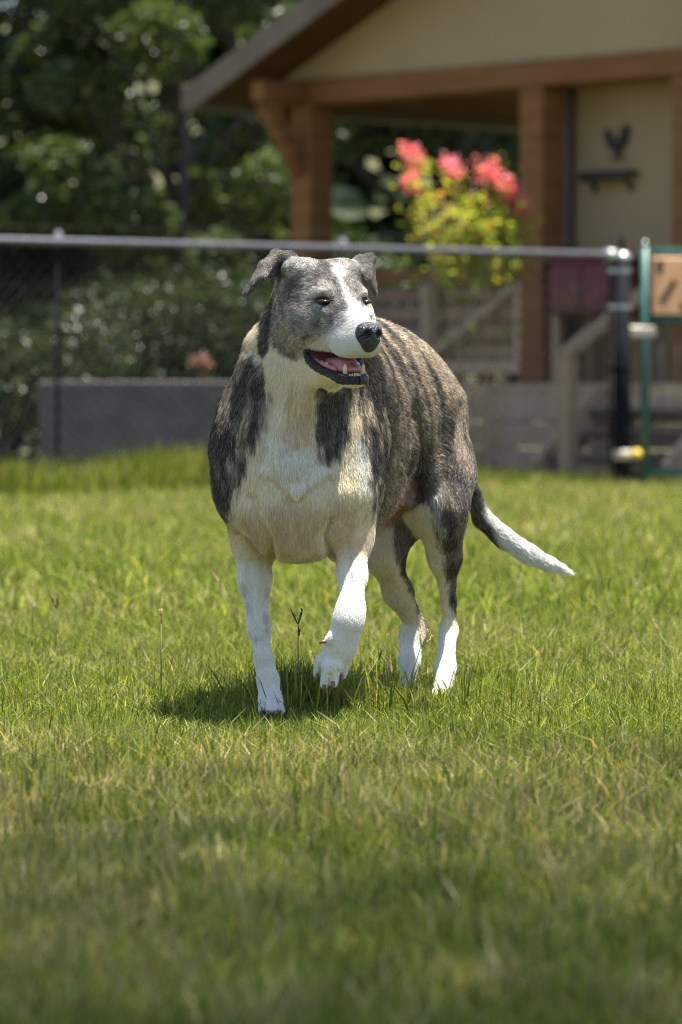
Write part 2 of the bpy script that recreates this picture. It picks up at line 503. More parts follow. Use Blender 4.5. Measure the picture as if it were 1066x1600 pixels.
# room wall beside the porch
box_obj("room_wall", (1.86, 5.0, 0.30, 0.38, 0.545, 2.40), M["siding"], house, 0.0)
box_obj("side_wall", (1.86, 1.94, 0.384, 3.29, 0.545, 2.40), M["siding"], house, 0.0)
box_obj("shadow_strip", (1.84, 1.98, 0.27, 0.297, 0.545, 2.38), M["dark_frame"], house, 0.004)  # dark strip standing in for the shadowy gap beside the porch post
dr = box_obj("door", (3.10, 3.75, 0.272, 0.297, 0.545, 2.12), M["door_grey"], house, 0.004)
box_obj("door_frame", (2.98, 3.095, 0.25, 0.298, 0.545, 2.22), M["dark_frame"], dr, 0.005)
box_obj("door_frame", (3.098, 3.76, 0.25, 0.298, 2.125, 2.22), M["dark_frame"], dr, 0.005)
bm = bmesh.new(); bmesh.ops.create_uvsphere(bm, u_segments=10, v_segments=8, radius=0.03, matrix=Matrix.Translation((3.17, 0.235, 1.45))); bm_obj("handle", bm, M["bright_metal"], dr, smooth=True)
# deck boards and skirt planks
for k in range(13):
    v0 = -0.16 + k * 0.145
    box_obj("deck_board", (-0.12, 5.0 if k > 0 else 5.0, v0, v0 + 0.138, 0.505, 0.54), M["grey_wood"], house, 0.004)
for i, (z0, z1) in enumerate(((0.03, 0.165), (0.175, 0.315), (0.325, 0.50))):
    for (ua, ub) in ((-0.10, 1.245), (1.255, 2.58), (2.59, 3.78), (3.79, 4.98)):
        box_obj("skirt_plank", (ua + 0.003 * i, ub, -0.150 - 0.004 * (i % 2), -0.12, z0, z1), M["grey_wood"], house, 0.005)
for v in (-0.02, 1.6):
    for u in (0.05, 2.5, 4.8):
        box_obj("deck_pier", (u - 0.07, u + 0.07, v - 0.05, v + 0.09, -0.05, 0.503), M["grey_wood"], house, 0.005)
# railing between the first two posts: rails, a middle post and slanted braces
box_obj("top_rail", (0.097, 1.903, -0.055, 0.055, 1.15, 1.235), M["stain_wood"], house, 0.008)
box_obj("bottom_rail", (0.097, 1.903, -0.045, 0.045, 0.60, 0.675), M["grey_wood"], house, 0.008)
box_obj("rail_post", (1.02, 1.10, -0.045, 0.045, 0.678, 1.147), M["tan_wood"], house, 0.006)
box_obj("rail_post", (1.80, 1.87, -0.035, 0.035, 0.678, 1.147), M["grey_wood"], house, 0.006)
for k in range(4):
    for (ua, ub) in ((0.10, 1.0), (1.12, 1.79)):
        box_obj("rail_board", (ua, ub, 0.05, 0.075, 0.69 + k * 0.115, 0.775 + k * 0.115), M["rail_brown"], house, 0.004)
for a, c in (((1.125, 0, 0.73), (1.80, 0, 1.11)), ((0.12, 0, 1.11), (1.0, 0, 0.73))):
    bm = bmesh.new(); bar(bm, a, c, 0.05, 0.085, up=(0, 1, 0)); bm_obj("rail_brace", bm, M["grey_wood"], house, bevel=0.006)
# steps with a newel post and sloping handrail
for k in range(3):
    box_obj("stair_tread", (2.66, 3.6, -0.62 + k * 0.16, -0.62 + k * 0.16 + 0.2 - 0.03, 0.14 + k * 0.13 - 0.04, 0.14 + k * 0.13), M["dark_frame"], house, 0.005)
for u in (2.62, 3.60):
    bm = bmesh.new(); bar(bm, (u + 0.02, -0.66, 0.03), (u + 0.02, -0.13, 0.47), 0.035, 0.2); bm_obj("stringer", bm, M["grey_wood"], house)
box_obj("newel_post", (2.80, 2.89, -0.70, -0.61, -0.02, 0.70), M["tan_wood"], house, 0.008)
bm = bmesh.new(); bar(bm, (2.845, -0.70, 0.70), (3.0, -0.12, 1.10), 0.09, 0.06); bm_obj("handrail", bm, M["tan_wood"], house, bevel=0.006)

def Hw(u, v, z): 
    return house_M @ Vector((u, v, z))
house_M = Matrix.Translation(HO) @ Matrix.Rotation(math.atan2(-0.736, 0.677), 4, 'Z')
HRZ = math.atan2(-0.736, 0.677)

# maroon cabinet against the porch wall
cab = empty("porch_cabinet", Hw(2.42, 0.08, 0.541), HRZ)
tag(cab, "small maroon cabinet on tall legs between porch post and stairs", "cabinet")
box_obj("body", (-0.27, 0.27, -0.17, 0.17, 0.40, 0.70), M["maroon"], cab, 0.008)
box_obj("top", (-0.29, 0.29, -0.19, 0.185, 0.702, 0.725), M["maroon"], cab, 0.005)
for s in (-1, 1):
    d = box_obj("door", (min(s * 0.008, s * 0.255), max(s * 0.008, s * 0.255), -0.19, -0.172, 0.42, 0.68), M["maroon"], cab, 0.004)
    bm = bmesh.new(); bmesh.ops.create_uvsphere(bm, u_segments=8, v_segments=6, radius=0.014, matrix=Matrix.Translation((s * 0.035, -0.203, 0.55))); bm_obj("knob", bm, M["bright_metal"], d, smooth=True)
for sx in (-0.24, 0.24):
    for sy in (-0.14, 0.14):
        box_obj("leg", (sx - 0.022, sx + 0.022, sy - 0.022, sy + 0.022, 0.0, 0.398), M["tan_wood"], cab, 0.0)

# maroon slatted chairs on the deck behind the railing
def deck_chair(label, u, v, rot):
    c = empty("deck_chair", Hw(u, v, 0.541), HRZ + rot)
    tag(c, label, "chair", "maroon chairs on the deck")
    for sx in (-0.25, 0.25):
        for sy in (-0.22, 0.22):
            box_obj("leg", (sx - 0.025, sx + 0.025, sy - 0.025, sy + 0.025, 0, 0.36), M["maroon"], c, 0.004)
        box_obj("armrest", (sx - 0.05, sx + 0.05, -0.27, 0.25, 0.53, 0.555), M["maroon"], c, 0.004)
        box_obj("arm_support", (sx - 0.02, sx + 0.02, -0.23, -0.18, 0.362, 0.528), M["maroon"], c, 0.004)
    for k in range(5):
        box_obj("seat_slat", (-0.27, 0.27, -0.25 + k * 0.1, -0.16 + k * 0.1, 0.362, 0.385), M["maroon"], c, 0.003)
    for k in range(5):
        x = -0.22 + k * 0.11
        h = 0.95 - 0.03 * abs(k - 2) ** 1.5
        bm = bmesh.new(); bar(bm, (x, 0.25, 0.39), (x, 0.36, h), 0.095, 0.02, up=(1, 0, 0)); bm_obj("back_slat", bm, M["maroon"], c)
    return c
deck_chair("maroon slatted chair behind the slanted rail brace", 1.25, 0.75, 0.5)
deck_chair("maroon slatted chair hidden mostly behind the dog's back", 0.35, 0.7, -0.3)

# rooster ornament above a bracket shelf on the wall
def extrude_poly(name, pts2, thick, mat, parent, y0=0.0):
    bm = bmesh.new()
    a = [bm.verts.new((x, y0, z)) for x, z in pts2]; c = [bm.verts.new((x, y0 + thick, z)) for x, z in pts2]
    bm.faces.new(a); bm.faces.new(c[::-1])
    for i in range(len(pts2)):
        j = (i + 1) % len(pts2)
        bm.faces.new((a[i], c[i], c[j], a[j]))
    return bm_obj(name, bm, mat, parent)
rw = Hw(2.33, 0.30, 1.88)
rooster = empty("rooster_ornament", rw, HRZ)
rooster.scale = (0.55, 1.0, 0.5)
tag(rooster, "black iron rooster silhouette on the tan wall above the shelf", "ornament")
extrude_poly("rooster_body", [(-0.16, 0.26), (-0.11, 0.29), (-0.08, 0.22), (-0.02, 0.16), (0.04, 0.17), (0.09, 0.24), (0.10, 0.31), (0.15, 0.33), (0.18, 0.29), (0.17, 0.20), (0.13, 0.09), (0.06, 0.03), (-0.03, 0.03), (-0.09, 0.08), (-0.13, 0.16)], 0.02, M["black_iron"], rooster, -0.035)
for x in (-0.01, 0.045):
    box_obj("leg", (x, x + 0.014, -0.032, -0.018, -0.04, 0.034), M["black_iron"], rooster, 0.0)
box_obj("ground_bar", (-0.10, 0.13, -0.034, -0.016, -0.055, -0.042), M["black_iron"], rooster, 0.0)
shelf = empty("bracket_shelf", Hw(2.29, 0.30, 1.73), HRZ)
shelf.scale = (0.85, 0.9, 0.8)
tag(shelf, "dark scrolled iron shelf on the tan wall below the rooster", "shelf")
box_obj("plank", (-0.22, 0.24, -0.12, -0.003, 0.03, 0.06), M["black_iron"], shelf, 0.004)
for x in (-0.16, 0.18):
    bm = bmesh.new(); tube(bm, [(x, -0.015, -0.09), (x, -0.03, -0.03), (x, -0.11, 0.02)], 0.014, n=6); bm_obj("bracket", bm, M["black_iron"], shelf, smooth=True)
box_obj("front_bar", (-0.20, 0.22, -0.125, -0.115, -0.01, 0.028), M["black_iron"], shelf, 0.0)
# wall lantern by the door
lan = empty("wall_lantern", Hw(2.93, 0.297, 2.0), HRZ)
tag(lan, "pale wall lantern between rooster wall and door", "lantern")
box_obj("back_plate", (-0.03, 0.03, -0.012, 0.0, -0.1, 0.1), M["black_iron"], lan, 0.002)
box_obj("glass", (-0.04, 0.04, -0.12, -0.04, -0.09, 0.05), M["glass_pale"], lan, 0.01)
box_obj("cap", (-0.05, 0.05, -0.13, -0.013, 0.052, 0.075), M["black_iron"], lan, 0.004)

# ------------------------------------------------------------------ flowering bush (pink blossoms) between fence and porch
def flower_bush():
    rg = np.random.default_rng(41)
    base = np.array((0.84, 21.4, 0.0))
    root = empty("flowering_bush", tuple(base))
    tag(root, "sunlit yellow-green bush with pink blossom heads before the porch", "bush")
    def L(px, py, dy=0.0): return P(px, py, 21.4 + dy) - base
    tips = [(643, 245, -0.1, 1), (645, 285, 0.1, 1), (705, 265, 0.15, 1), (764, 270, -0.05, 1), (795, 295, 0.0, 1), (762, 305, 0.1, 0), (815, 340, 0, 0.0), (690, 300, 0.0, 0), (720, 330, -0.1, 0), (755, 340, -0.1, 0), (785, 350, 0.1, 0), (730, 370, 0, 0), (700, 365, 0.1, 0), (800, 385, -0.1, 0), (770, 390, 0, 0), (740, 400, 0.1, 0), (690, 390, -0.05, 0), (740, 290, 0, 0), (670, 275, 0.05, 0), (815, 325, 0.05, 1)]
    bm = bmesh.new(); leaves = []; lc = []
    for (px, py, dy, fl) in tips:
        t = L(px, py, dy); s = np.array((t[0] * 0.55 - 0.05, t[1] * 0.8, 0.0)); mid = np.array((t[0] * 0.7, t[1] * 0.9, t[2] * 0.62))
        tube(bm, [tuple(s - (0, 0, 0.03)), tuple(mid), tuple(t)], [0.005, 0.004, 0.002], n=5)
        m = 55
        f = rg.uniform(0.66 if py < 320 else 0.86, 1.0, m)[:, None]
        p = np.where(f < 0.6, s + (mid - s) * (f / 0.6), mid + (t - mid) * ((f - 0.6) / 0.4)) + rg.normal(size=(m, 3)) * (0.05 + 0.03 * (1 - f))
        leaves.append(p)
        lc.append(leaf_cols(m, (0.22, 0.28, 0.045), (0.50, 0.52, 0.10), rg, extra=(0.45, 0.27, 0.08), pe=0.16))
    low = np.stack([rg.normal(-0.05, 0.2, 90), rg.normal(0, 0.12, 90), rg.uniform(0.7, 1.25, 90)], -1)
    leaves.append(low); lc.append(leaf_cols(90, (0.2, 0.25, 0.045), (0.42, 0.44, 0.09), rg))
    bm_obj("stems", bm, M["tan_wood"], root, smooth=True)
    link("foliage", leaf_mesh("foliage", np.concatenate(leaves), 0.062, np.concatenate(lc), rg=rg, aspect=0.5), M["bush_leaf"], root)
    for (px, py, dy, fl) in tips:
        if not fl: continue
        t = L(px, py, dy)
        n = 110
        p = t + rg.normal(size=(n, 3)) * np.array((0.032, 0.034, 0.042)) * (1.0 if (px, py) in ((643, 245), (764, 270)) else 0.8)
        link("blossom", leaf_mesh("blossom", p, 0.036, leaf_cols(n, (0.70, 0.13, 0.24), (0.86, 0.36, 0.44), rg), rg=rg, flat=1.0, aspect=0.85), M["petal"], root)
flower_bush()

# ------------------------------------------------------------------ grey planter and pots on the left, behind the mesh
pl = empty("raised_planter", (-1.02, 20.9, 0.0), 0.12)
tag(pl, "long grey concrete planter behind the fence on the left", "planter")
box_obj("front_panel", (-0.62, 0.632, -0.2, -0.15, -0.03, 0.56), M["concrete"], pl, 0.008)
box_obj("back_panel", (-0.62, 0.632, 0.15, 0.2, -0.03, 0.56), M["concrete"], pl, 0.008)
for x in (-0.618, 0.58):
    box_obj("end_panel", (x, x + 0.05, -0.148, 0.148, -0.03, 0.55), M["concrete"], pl, 0.008)
box_obj("soil", (-0.566, 0.578, -0.147, 0.147, 0.3, 0.5), M["soil"], pl, 0.0)
def potflower(label, loc, seed, dark, light):
    rg = np.random.default_rng(seed)
    r = empty("pink_flower", loc); tag(r, label, "flower")
    bm = bmesh.new(); tube(bm, [(0, 0, 0), (0.01, 0, 0.06), (0, 0, 0.11)], 0.005, n=5); bm_obj("stem", bm, M["bark"], r)
    p = rg.normal(size=(160, 3)) * 0.022 + (0, 0, 0.13)
    link("bloom", leaf_mesh("bloom", p, 0.035, leaf_cols(160, dark, light, rg), rg=rg, flat=1.0, aspect=0.8), M["petal"], r)
    p = rg.normal(size=(60, 3)) * (0.04, 0.03, 0.02) + (0, 0, 0.05)
    link("leaves", leaf_mesh("leaves", p, 0.05, leaf_cols(60, DK, LT, rg), rg=rg), M["leaf"], r)
potflower("small dull pink bloom above the grey planter", tuple(P(313, 568, 20.95) - np.array((0, 0, 0.13))), 51, (0.22, 0.11, 0.12), (0.33, 0.20, 0.20))

# ------------------------------------------------------------------ chain link fence
FA = np.array((-1.60, 18.0)); FB = np.array((1.478, 20.2))
fd = (FB - FA) / np.linalg.norm(FB - FA)
fence = empty("chain_link_fence", (FB[0], FB[1], 0), math.atan2(fd[1], fd[0]))
tag(fence, "chain link fence with grey top rail crossing behind the dog", "fence")
FL = 8.2          # length to the left of the end post, local -x
bm = bmesh.new(); tube(bm, [(-FL, 0, 1.222), (-0.04, 0, 1.222)], 0.019, n=12); bm_obj("top_rail", bm, M["galv"], fence, smooth=True)
bm = bmesh.new(); tube(bm, [(0, 0, -0.2), (0, 0, 1.20)], 0.046, n=16); ep = bm_obj("end_post", bm, M["black_steel"], fence, smooth=True)
bm = bmesh.new(); bmesh.ops.create_uvsphere(bm, u_segments=14, v_segments=8, radius=0.052, matrix=Matrix.Translation((0, 0, 1.205)) @ Matrix.Diagonal((1, 1, 0.75, 1))); bm_obj("post_cap", bm, M["bright_metal"], ep, smooth=True)
for z in (1.14, 0.95, 0.62, 0.3):
    bm = bmesh.new(); tube(bm, [(0, 0, z - 0.012), (0, 0, z + 0.012)], 0.05, n=16)
    box(bm, -0.09, -0.045, -0.012, 0.012, z - 0.012, z + 0.012)
    bm_obj("tension_band", bm, M["bright_metal"] if z > 0.9 else M["black_steel"], ep)
bm = bmesh.new(); tube(bm, [(-0.11, 0, 1.222), (-0.03, 0, 1.215)], 0.034, n=12); bm_obj("rail_end", bm, M["bright_metal"], ep, smooth=True)
bm = bmesh.new(); box(bm, -0.085, -0.075, -0.006, 0.006, 0.05, 1.2); bm_obj("tension_bar", bm, M["black_steel"], ep)
bm = bmesh.new(); tube(bm, [(0, 0, 0.145), (0, 0, 0.20)], 0.049, n=16); bm_obj("strap", bm, M["cream_tape"], ep, smooth=True)
def fx(px):     # local x on the fence for a measured direction
    t = (px - 533.0) / FOC
    # FB + s*fd ; x = t*y
    s = (t * FB[1] - FB[0]) / (fd[0] - t * fd[1])
    return s
for px in (95, 540, -420):
    x = fx(px)
    bm = bmesh.new(); tube(bm, [(x, 0.03, -0.2), (x, 0.03, 1.20)], 0.010, n=10); p = bm_obj("line_post", bm, M["black_steel"], fence, smooth=True)
    bm = bmesh.new(); tube(bm, [(x, 0.03, 1.2), (x, 0.025, 1.24), (x, 0.02, 1.275)], [0.028, 0.03, 0.012], n=10); bm_obj("loop_cap", bm, M["galv"], p, smooth=True)
for z in (1.30,):
    bm = bmesh.new(); tube(bm, [(-FL, 0.02, z), (-FL * 0.5, 0.02, z - 0.008), (0.0, 0.0, z)], 0.0013, n=5); bm_obj("top_wire", bm, M["wire"], fence, smooth=True)
bm = bmesh.new(); tube(bm, [(0, 0, 1.24), (0, 0, 1.33)], 0.012, n=8); bm_obj("wire_insulator", bm, M["black_steel"], ep, smooth=True)
# the woven mesh: zigzag wires, each a thin square strand
PITCHX = 0.0360          # half a diamond: 51 mm between parallel wires
nw = int(FL / PITCHX)
zs = np.arange(0.03, 1.215, PITCHX)
R = 0.0040
strand_v = []
ring = np.array([(R, 0, 0), (0, R, 0), (-R, 0, 0), (0, -R, 0)])
for k in range(nw):
    x0 = -0.08 - k * PITCHX
    pts = np.array([(x0 - PITCHX * ((i + k) % 2), R * (1 if (i + k) % 2 else -1), z) for i, z in enumerate(zs)])
    strand_v.append((pts[:, None, :] + ring[None]).reshape(-1, 3))
nz_ = len(zs)
one = []
for i in range(nz_ - 1):
    for j in range(4):
        one.append((i * 4 + j, i * 4 + (j + 1) % 4, (i + 1) * 4 + (j + 1) % 4, (i + 1) * 4 + j))
one = np.array(one)
allf = (one[None] + (np.arange(nw) * nz_ * 4)[:, None, None]).reshape(-1, 4)
mesh_o = link("wire_mesh", np_mesh("wire_mesh", np.concatenate(strand_v), allf.ravel(), np.full(len(allf), 4), smooth=False), M["wire"], fence)
mesh_o["kind"] = "stuff"

# ------------------------------------------------------------------ green gate right of the post, with its sign
gate = empty("yard_gate", (FB[0] + 0.125, FB[1] + 0.05, 0.0), 0.25)
tag(gate, "dark green tube gate with wire panel at the right edge", "gate")
GW = 1.1
bm = bmesh.new(); tube(bm, [(0, 0, 0.03), (0, 0, 1.262)], 0.022, n=12); bm_obj("stile", bm, M["green_paint"], gate, smooth=True)
bm = bmesh.new(); tube(bm, [(GW, 0, 0.03), (GW, 0, 1.262)], 0.022, n=12); bm_obj("stile", bm, M["green_paint"], gate, smooth=True)
for z in (1.24, 0.885, 0.08):
    bm = bmesh.new(); tube(bm, [(0.023, 0, z), (GW - 0.023, 0, z)], 0.021, n=12); bm_obj("crossbar", bm, M["green_paint"], gate, smooth=True)
for k in range(8):
    z = 0.16 + k * 0.09
    bm = bmesh.new(); tube(bm, [(0.02, 0.0, z), (GW - 0.02, 0.0, z)], 0.003, n=6); bm_obj("panel_wire", bm, M["galv"], gate, smooth=True)
for k in range(11):
    x = 0.09 + k * 0.092
    bm = bmesh.new(); tube(bm, [(x, 0.006, 0.1), (x, 0.006, 0.865)], 0.003, n=6); bm_obj("panel_wire", bm, M["galv"], gate, smooth=True)
box_obj("latch", (-0.10, 0.05, -0.045, -0.025, 0.79, 0.85), M["cream_tape"], gate, 0.01)
bm = bmesh.new(); tube(bm, [(0, 0, 1.262), (0.0, 0, 1.30)], [0.018, 0.008], n=10); bm_obj("stile_cap", bm, M["bright_metal"], gate, smooth=True)
bm = bmesh.new(); bmesh.ops.create_uvsphere(bm, u_segments=10, v_segments=8, radius=0.028, matrix=Matrix.Translation((-0.06, -0.045, 0.175))); bm_obj("yellow_knob", bm, M["yellow"], gate, smooth=True)
sign = empty("gate_sign", tuple(Vector(gate.location) + Matrix.Rotation(0.25, 3, 'Z') @ Vector((0.03, -0.03, 0.912))), 0.25)
tag(sign, "orange board with black slanted marks hung in the green gate", "sign")
box_obj("board", (0.0, 0.62, -0.012, 0.012, 0.0, 0.30), M["orange"], sign, 0.004)
def mark(pts): extrude_poly("black_mark", pts, 0.004, M["sign_black"], sign, -0.0165)
mark([(0.03, 0.065), (0.055, 0.045), (0.135, 0.165), (0.11, 0.185)])
mark([(0.02, 0.215), (0.05, 0.205), (0.06, 0.285), (0.02, 0.285)])
mark([(0.14, 0.02), (0.19, 0.02), (0.165, 0.075)])
mark([(0.19, 0.25), (0.215, 0.225), (0.30, 0.285), (0.24, 0.288)])
mark([(0.24, 0.06), (0.27, 0.045), (0.35, 0.165), (0.32, 0.185)])
# ------------------------------------------------------------------ the dog: one continuous skin grown from an implicit body
def surface_nets(vol, ox, oy, oz, h):
    nx, ny, nz = vol.shape
    s = vol < 0
    c = s[:-1, :-1, :-1].astype(np.int8)
    tot = np.zeros((nx - 1, ny - 1, nz - 1), dtype=np.int8)
    corners = [(i, j, k) for i in (0, 1) for j in (0, 1) for k in (0, 1)]
    for i, j, k in corners:
        tot += s[i:nx - 1 + i, j:ny - 1 + j, k:nz - 1 + k]
    act = np.argwhere((tot > 0) & (tot < 8))
    idx = np.full((nx - 1, ny - 1, nz - 1), -1, dtype=np.int32)
    idx[act[:, 0], act[:, 1], act[:, 2]] = np.arange(len(act))
    acc = np.zeros((len(act), 3)); cnt = np.zeros(len(act))
    cv = {c_: vol[act[:, 0] + c_[0], act[:, 1] + c_[1], act[:, 2] + c_[2]] for c_ in corners}
    for a in corners:
        for ax in range(3):
            if a[ax] == 0:
                b_ = list(a); b_[ax] = 1; b_ = tuple(b_)
                va, vb = cv[a], cv[b_]
                m_ = (va < 0) != (vb < 0)
                t = np.where(m_, va / np.where(m_, va - vb, 1), 0)
                p = np.array(a, dtype=float)[None, :].repeat(len(act), 0)
                p[:, ax] += t
                acc += p * m_[:, None]; cnt += m_
    v = (act + acc / cnt[:, None]) * h + np.array((ox, oy, oz))
    quads = []
    for ax in range(3):
        o1, o2 = [(1, 2), (2, 0), (0, 1)][ax]
        sl0 = [slice(1, -1)] * 3; sl1 = [slice(1, -1)] * 3
        sl0[ax] = slice(0, -1); sl1[ax] = slice(1, None)
        A = s[tuple(sl0)]; B = s[tuple(sl1)]
        e = np.argwhere(A != B)
        inside_first = A[e[:, 0], e[:, 1], e[:, 2]]
        off = np.ones(3, dtype=int); off[ax] = 0
        g = e + off
        def cell(d1, d2):
            q = g.copy(); q[:, o1] += d1; q[:, o2] += d2
            return idx[q[:, 0], q[:, 1], q[:, 2]]
        q = np.stack([cell(-1, -1), cell(0, -1), cell(0, 0), cell(-1, 0)], -1)
        q = np.where(inside_first[:, None], q, q[:, ::-1])
        quads.append(q)
    q = np.concatenate(quads)
    q = q[(q >= 0).all(1)]
    return v, q

def relax(v, q, it=2, lam=0.5):
    e = np.concatenate([q[:, [0, 1]], q[:, [1, 2]], q[:, [2, 3]], q[:, [3, 0]]])
    n_ = len(v)
    deg = np.bincount(e[:, 0], minlength=n_) + np.bincount(e[:, 1], minlength=n_)
    for _ in range(it):
        s = np.zeros_like(v)
        for a in range(3):
            s[:, a] = np.bincount(e[:, 0], v[e[:, 1], a], n_) + np.bincount(e[:, 1], v[e[:, 0], a], n_)
        v = v + lam * (s / np.maximum(deg, 1)[:, None] - v)
    return v

def smin(a, b, k):
    h = np.maximum(k - np.abs(a - b), 0) / k
    return np.minimum(a, b) - h * h * k * 0.25

class Prim: pass
PR = []
def add(fn, lo, hi, k=0.02, group="trunk", flow=None, fur=0.010, op="add"):
    p = Prim(); p.fn = fn; p.lo = np.array(lo, float); p.hi = np.array(hi, float); p.k = k; p.group = group; p.flow = flow; p.fur = fur; p.op = op
    PR.append(p)

def cone(a, ra, b, rb, k=0.02, group="trunk", fur=0.010, flow=1.0, op="add", squash=None):
    """round cone between world points a, b (radii in metres)"""
    a = np.asarray(a, float); b = np.asarray(b, float)
    d = b - a; L2 = (d * d).sum()
    def fn(p):
        q = p - a
        t = np.clip((q @ d) / L2, 0, 1)
        r = ra + (rb - ra) * t
        w = q - t[:, None] * d
        return np.sqrt((w * w).sum(1)) - r
    R_ = max(ra, rb)
    f = d / math.sqrt(L2) * flow
    add(fn, np.minimum(a, b) - R_, np.maximum(a, b) + R_, k, group, (lambda p: np.broadcast_to(f, p.shape)), fur, op)

def pc(x1, y1, Y1, r1, x2, y2, Y2, r2, **kw):
    """round cone by measured directions and distances; radii in photo pixels, less the thickness of the coat"""
    if kw.get("group") in ("fr", "fl", "hl", "hr") and r1 < 36:
        t_ = 1.2 if kw.get("fur", 1) < 0.005 else 3.0
        r1 -= t_; r2 -= t_
    cone(P(x1, y1, Y1), r1 * Y1 / FOC, P(x2, y2, Y2), r2 * Y2 / FOC, **kw)

def ell(c, rad, rot=None, k=0.02, group="trunk", fur=0.010, flow=(0, 0.3, -1), op="add"):
    c = np.asarray(c, float); rad = np.asarray(rad, float)
    R_ = np.eye(3) if rot is None else np.asarray(rot, float)      # rows: local axes
    m_ = rad.min()
    def fn(p):
        q = ((p - c) @ R_.T) / rad
        n_ = np.sqrt((q * q).sum(1)) + 1e-9
        g = np.sqrt(((q / rad) ** 2).sum(1)) + 1e-9
        return n_ * (n_ - 1) / g
    e = rad.max()
    f = np.asarray(flow, float); f = f / np.linalg.norm(f)
    add(fn, c - e, c + e, k, group, (lambda p: np.broadcast_to(f, p.shape)), fur, op)

def tri(a, b, c, r, k=0.006, group="ear", fur=0.006, flow=None):
    a, b, c = (np.asarray(x, float) for x in (a, b, c))
    ba, cb, ac = b - a, c - b, a - c
    nor = np.cross(ba, ac)
    def seg(q, d): return ((q - np.clip((q @ d) / (d @ d), 0, 1)[:, None] * d) ** 2).sum(1)
    def fn(p):
        pa, pb, pc_ = p - a, p - b, p - c
        ins = (np.sign(pa @ np.cross(ba, nor)) + np.sign(pb @ np.cross(cb, nor)) + np.sign(pc_ @ np.cross(ac, nor))) < 2.0
        e = np.minimum(np.minimum(seg(pa, ba), seg(pb, cb)), seg(pc_, ac))
        f = (pa @ nor) ** 2 / (nor @ nor)
        return np.sqrt(np.where(ins, e, f)) - r
    fl = (b - a if flow is None else np.asarray(flow, float)); fl = fl / np.linalg.norm(fl)
    add(fn, np.minimum(np.minimum(a, b), c) - r, np.maximum(np.maximum(a, b), c) + r, k, group, (lambda p: np.broadcast_to(fl, p.shape)), fur)

def smooth_table(rows, n=240, w=9):
    rows = np.array(rows, float)
    t = np.linspace(rows[0, 0], rows[-1, 0], n)
    ker = np.exp(-0.5 * (np.arange(-3 * w, 3 * w + 1) / w) ** 2); ker /= ker.sum()
    out = [t]
    for c in range(1, rows.shape[1]):
        y = np.interp(t, rows[:, 0], rows[:, c])
        # odd reflection keeps the ends
        pad = 3 * w
        yy = np.concatenate([2 * y[0] - y[pad:0:-1], y, 2 * y[-1] - y[-2:-pad - 2:-1]])
        out.append(np.convolve(yy, ker, 'valid'))
    return out

# --- trunk: cross-sections along the body (distance, centre x, top, bottom, half width)
TR = smooth_table([
    (6.365, -.082, .520, .430, .030), (6.385, -.082, .560, .360, .078), (6.43, -.082, .615, .298, .112),
    (6.50, -.072, .655, .272, .126), (6.58, -.057, .680, .266, .134), (6.67, -.030, .694, .272, .142),
    (6.76, .005, .690, .300, .138), (6.85, .048, .684, .352, .126), (6.93, .086, .668, .405, .106),
    (6.99, .117, .640, .450, .093), (7.035, .140, .600, .470, .075), (7.065, .155, .575, .500, .045), (7.075, .160, .560, .525, .025)], w=7)
def trunk_fn(p):
    Y = np.clip(p[:, 1], TR[0][0], TR[0][-1])
    cx, top, bot, w = (np.interp(Y, TR[0], TR[i]) for i in (1, 2, 3, 4))
    h = np.maximum((top - bot) * 0.5, .01); cz = (top + bot) * 0.5; w = np.maximum(w, .01)
    a = np.abs(p[:, 0] - cx) * 0.93 / w; b_ = np.abs(p[:, 2] - cz) / h
    # narrower towards the breastbone, fuller above the middle
    a = a * (1 + 0.12 * np.clip((cz - p[:, 2]) / h, 0, 1) ** 2)
    a = a * (1 + (0.30 - 0.08 * sstep(6.6, 6.85, Y)) * np.clip((p[:, 2] - cz) / h, 0, 1.2) ** 1.5)
    n_ = (a ** 2.15 + b_ ** 2.15) ** (1 / 2.15)
    d = (n_ - 1) * np.minimum(w, h)
    o = np.abs(p[:, 1] - Y)
    return np.where(o > 0, np.sqrt(np.maximum(d, 0) ** 2 + o ** 2), d)
def trunk_flow(p):
    f = np.zeros(p.shape)
    t = sstep(6.40, 6.62, p[:, 1])
    f[:, 0] = 0.35 * t
    f[:, 1] = 0.9 * t
    f[:, 2] = -(1 - t) - 0.45 * t
    return f
add(trunk_fn, (-.26, 6.33, .22), (.33, 7.11, .74), k=0.03, group="trunk", flow=trunk_flow, fur=0.014)

# --- neck
pc(492, 500, 6.41, 58, 470, 570, 6.45, 76, k=0.05, group="neck", fur=0.013)
pc(470, 570, 6.45, 78, 462, 680, 6.50, 95, k=0.06, group="neck", fur=0.014)
pc(505, 505, 6.44, 52, 520, 600, 6.60, 80, k=0.06, group="neck", fur=0.013)
pc(500, 560, 6.36, 22, 478, 650, 6.42, 38, k=0.05, group="neck", fur=0.012)       # throat
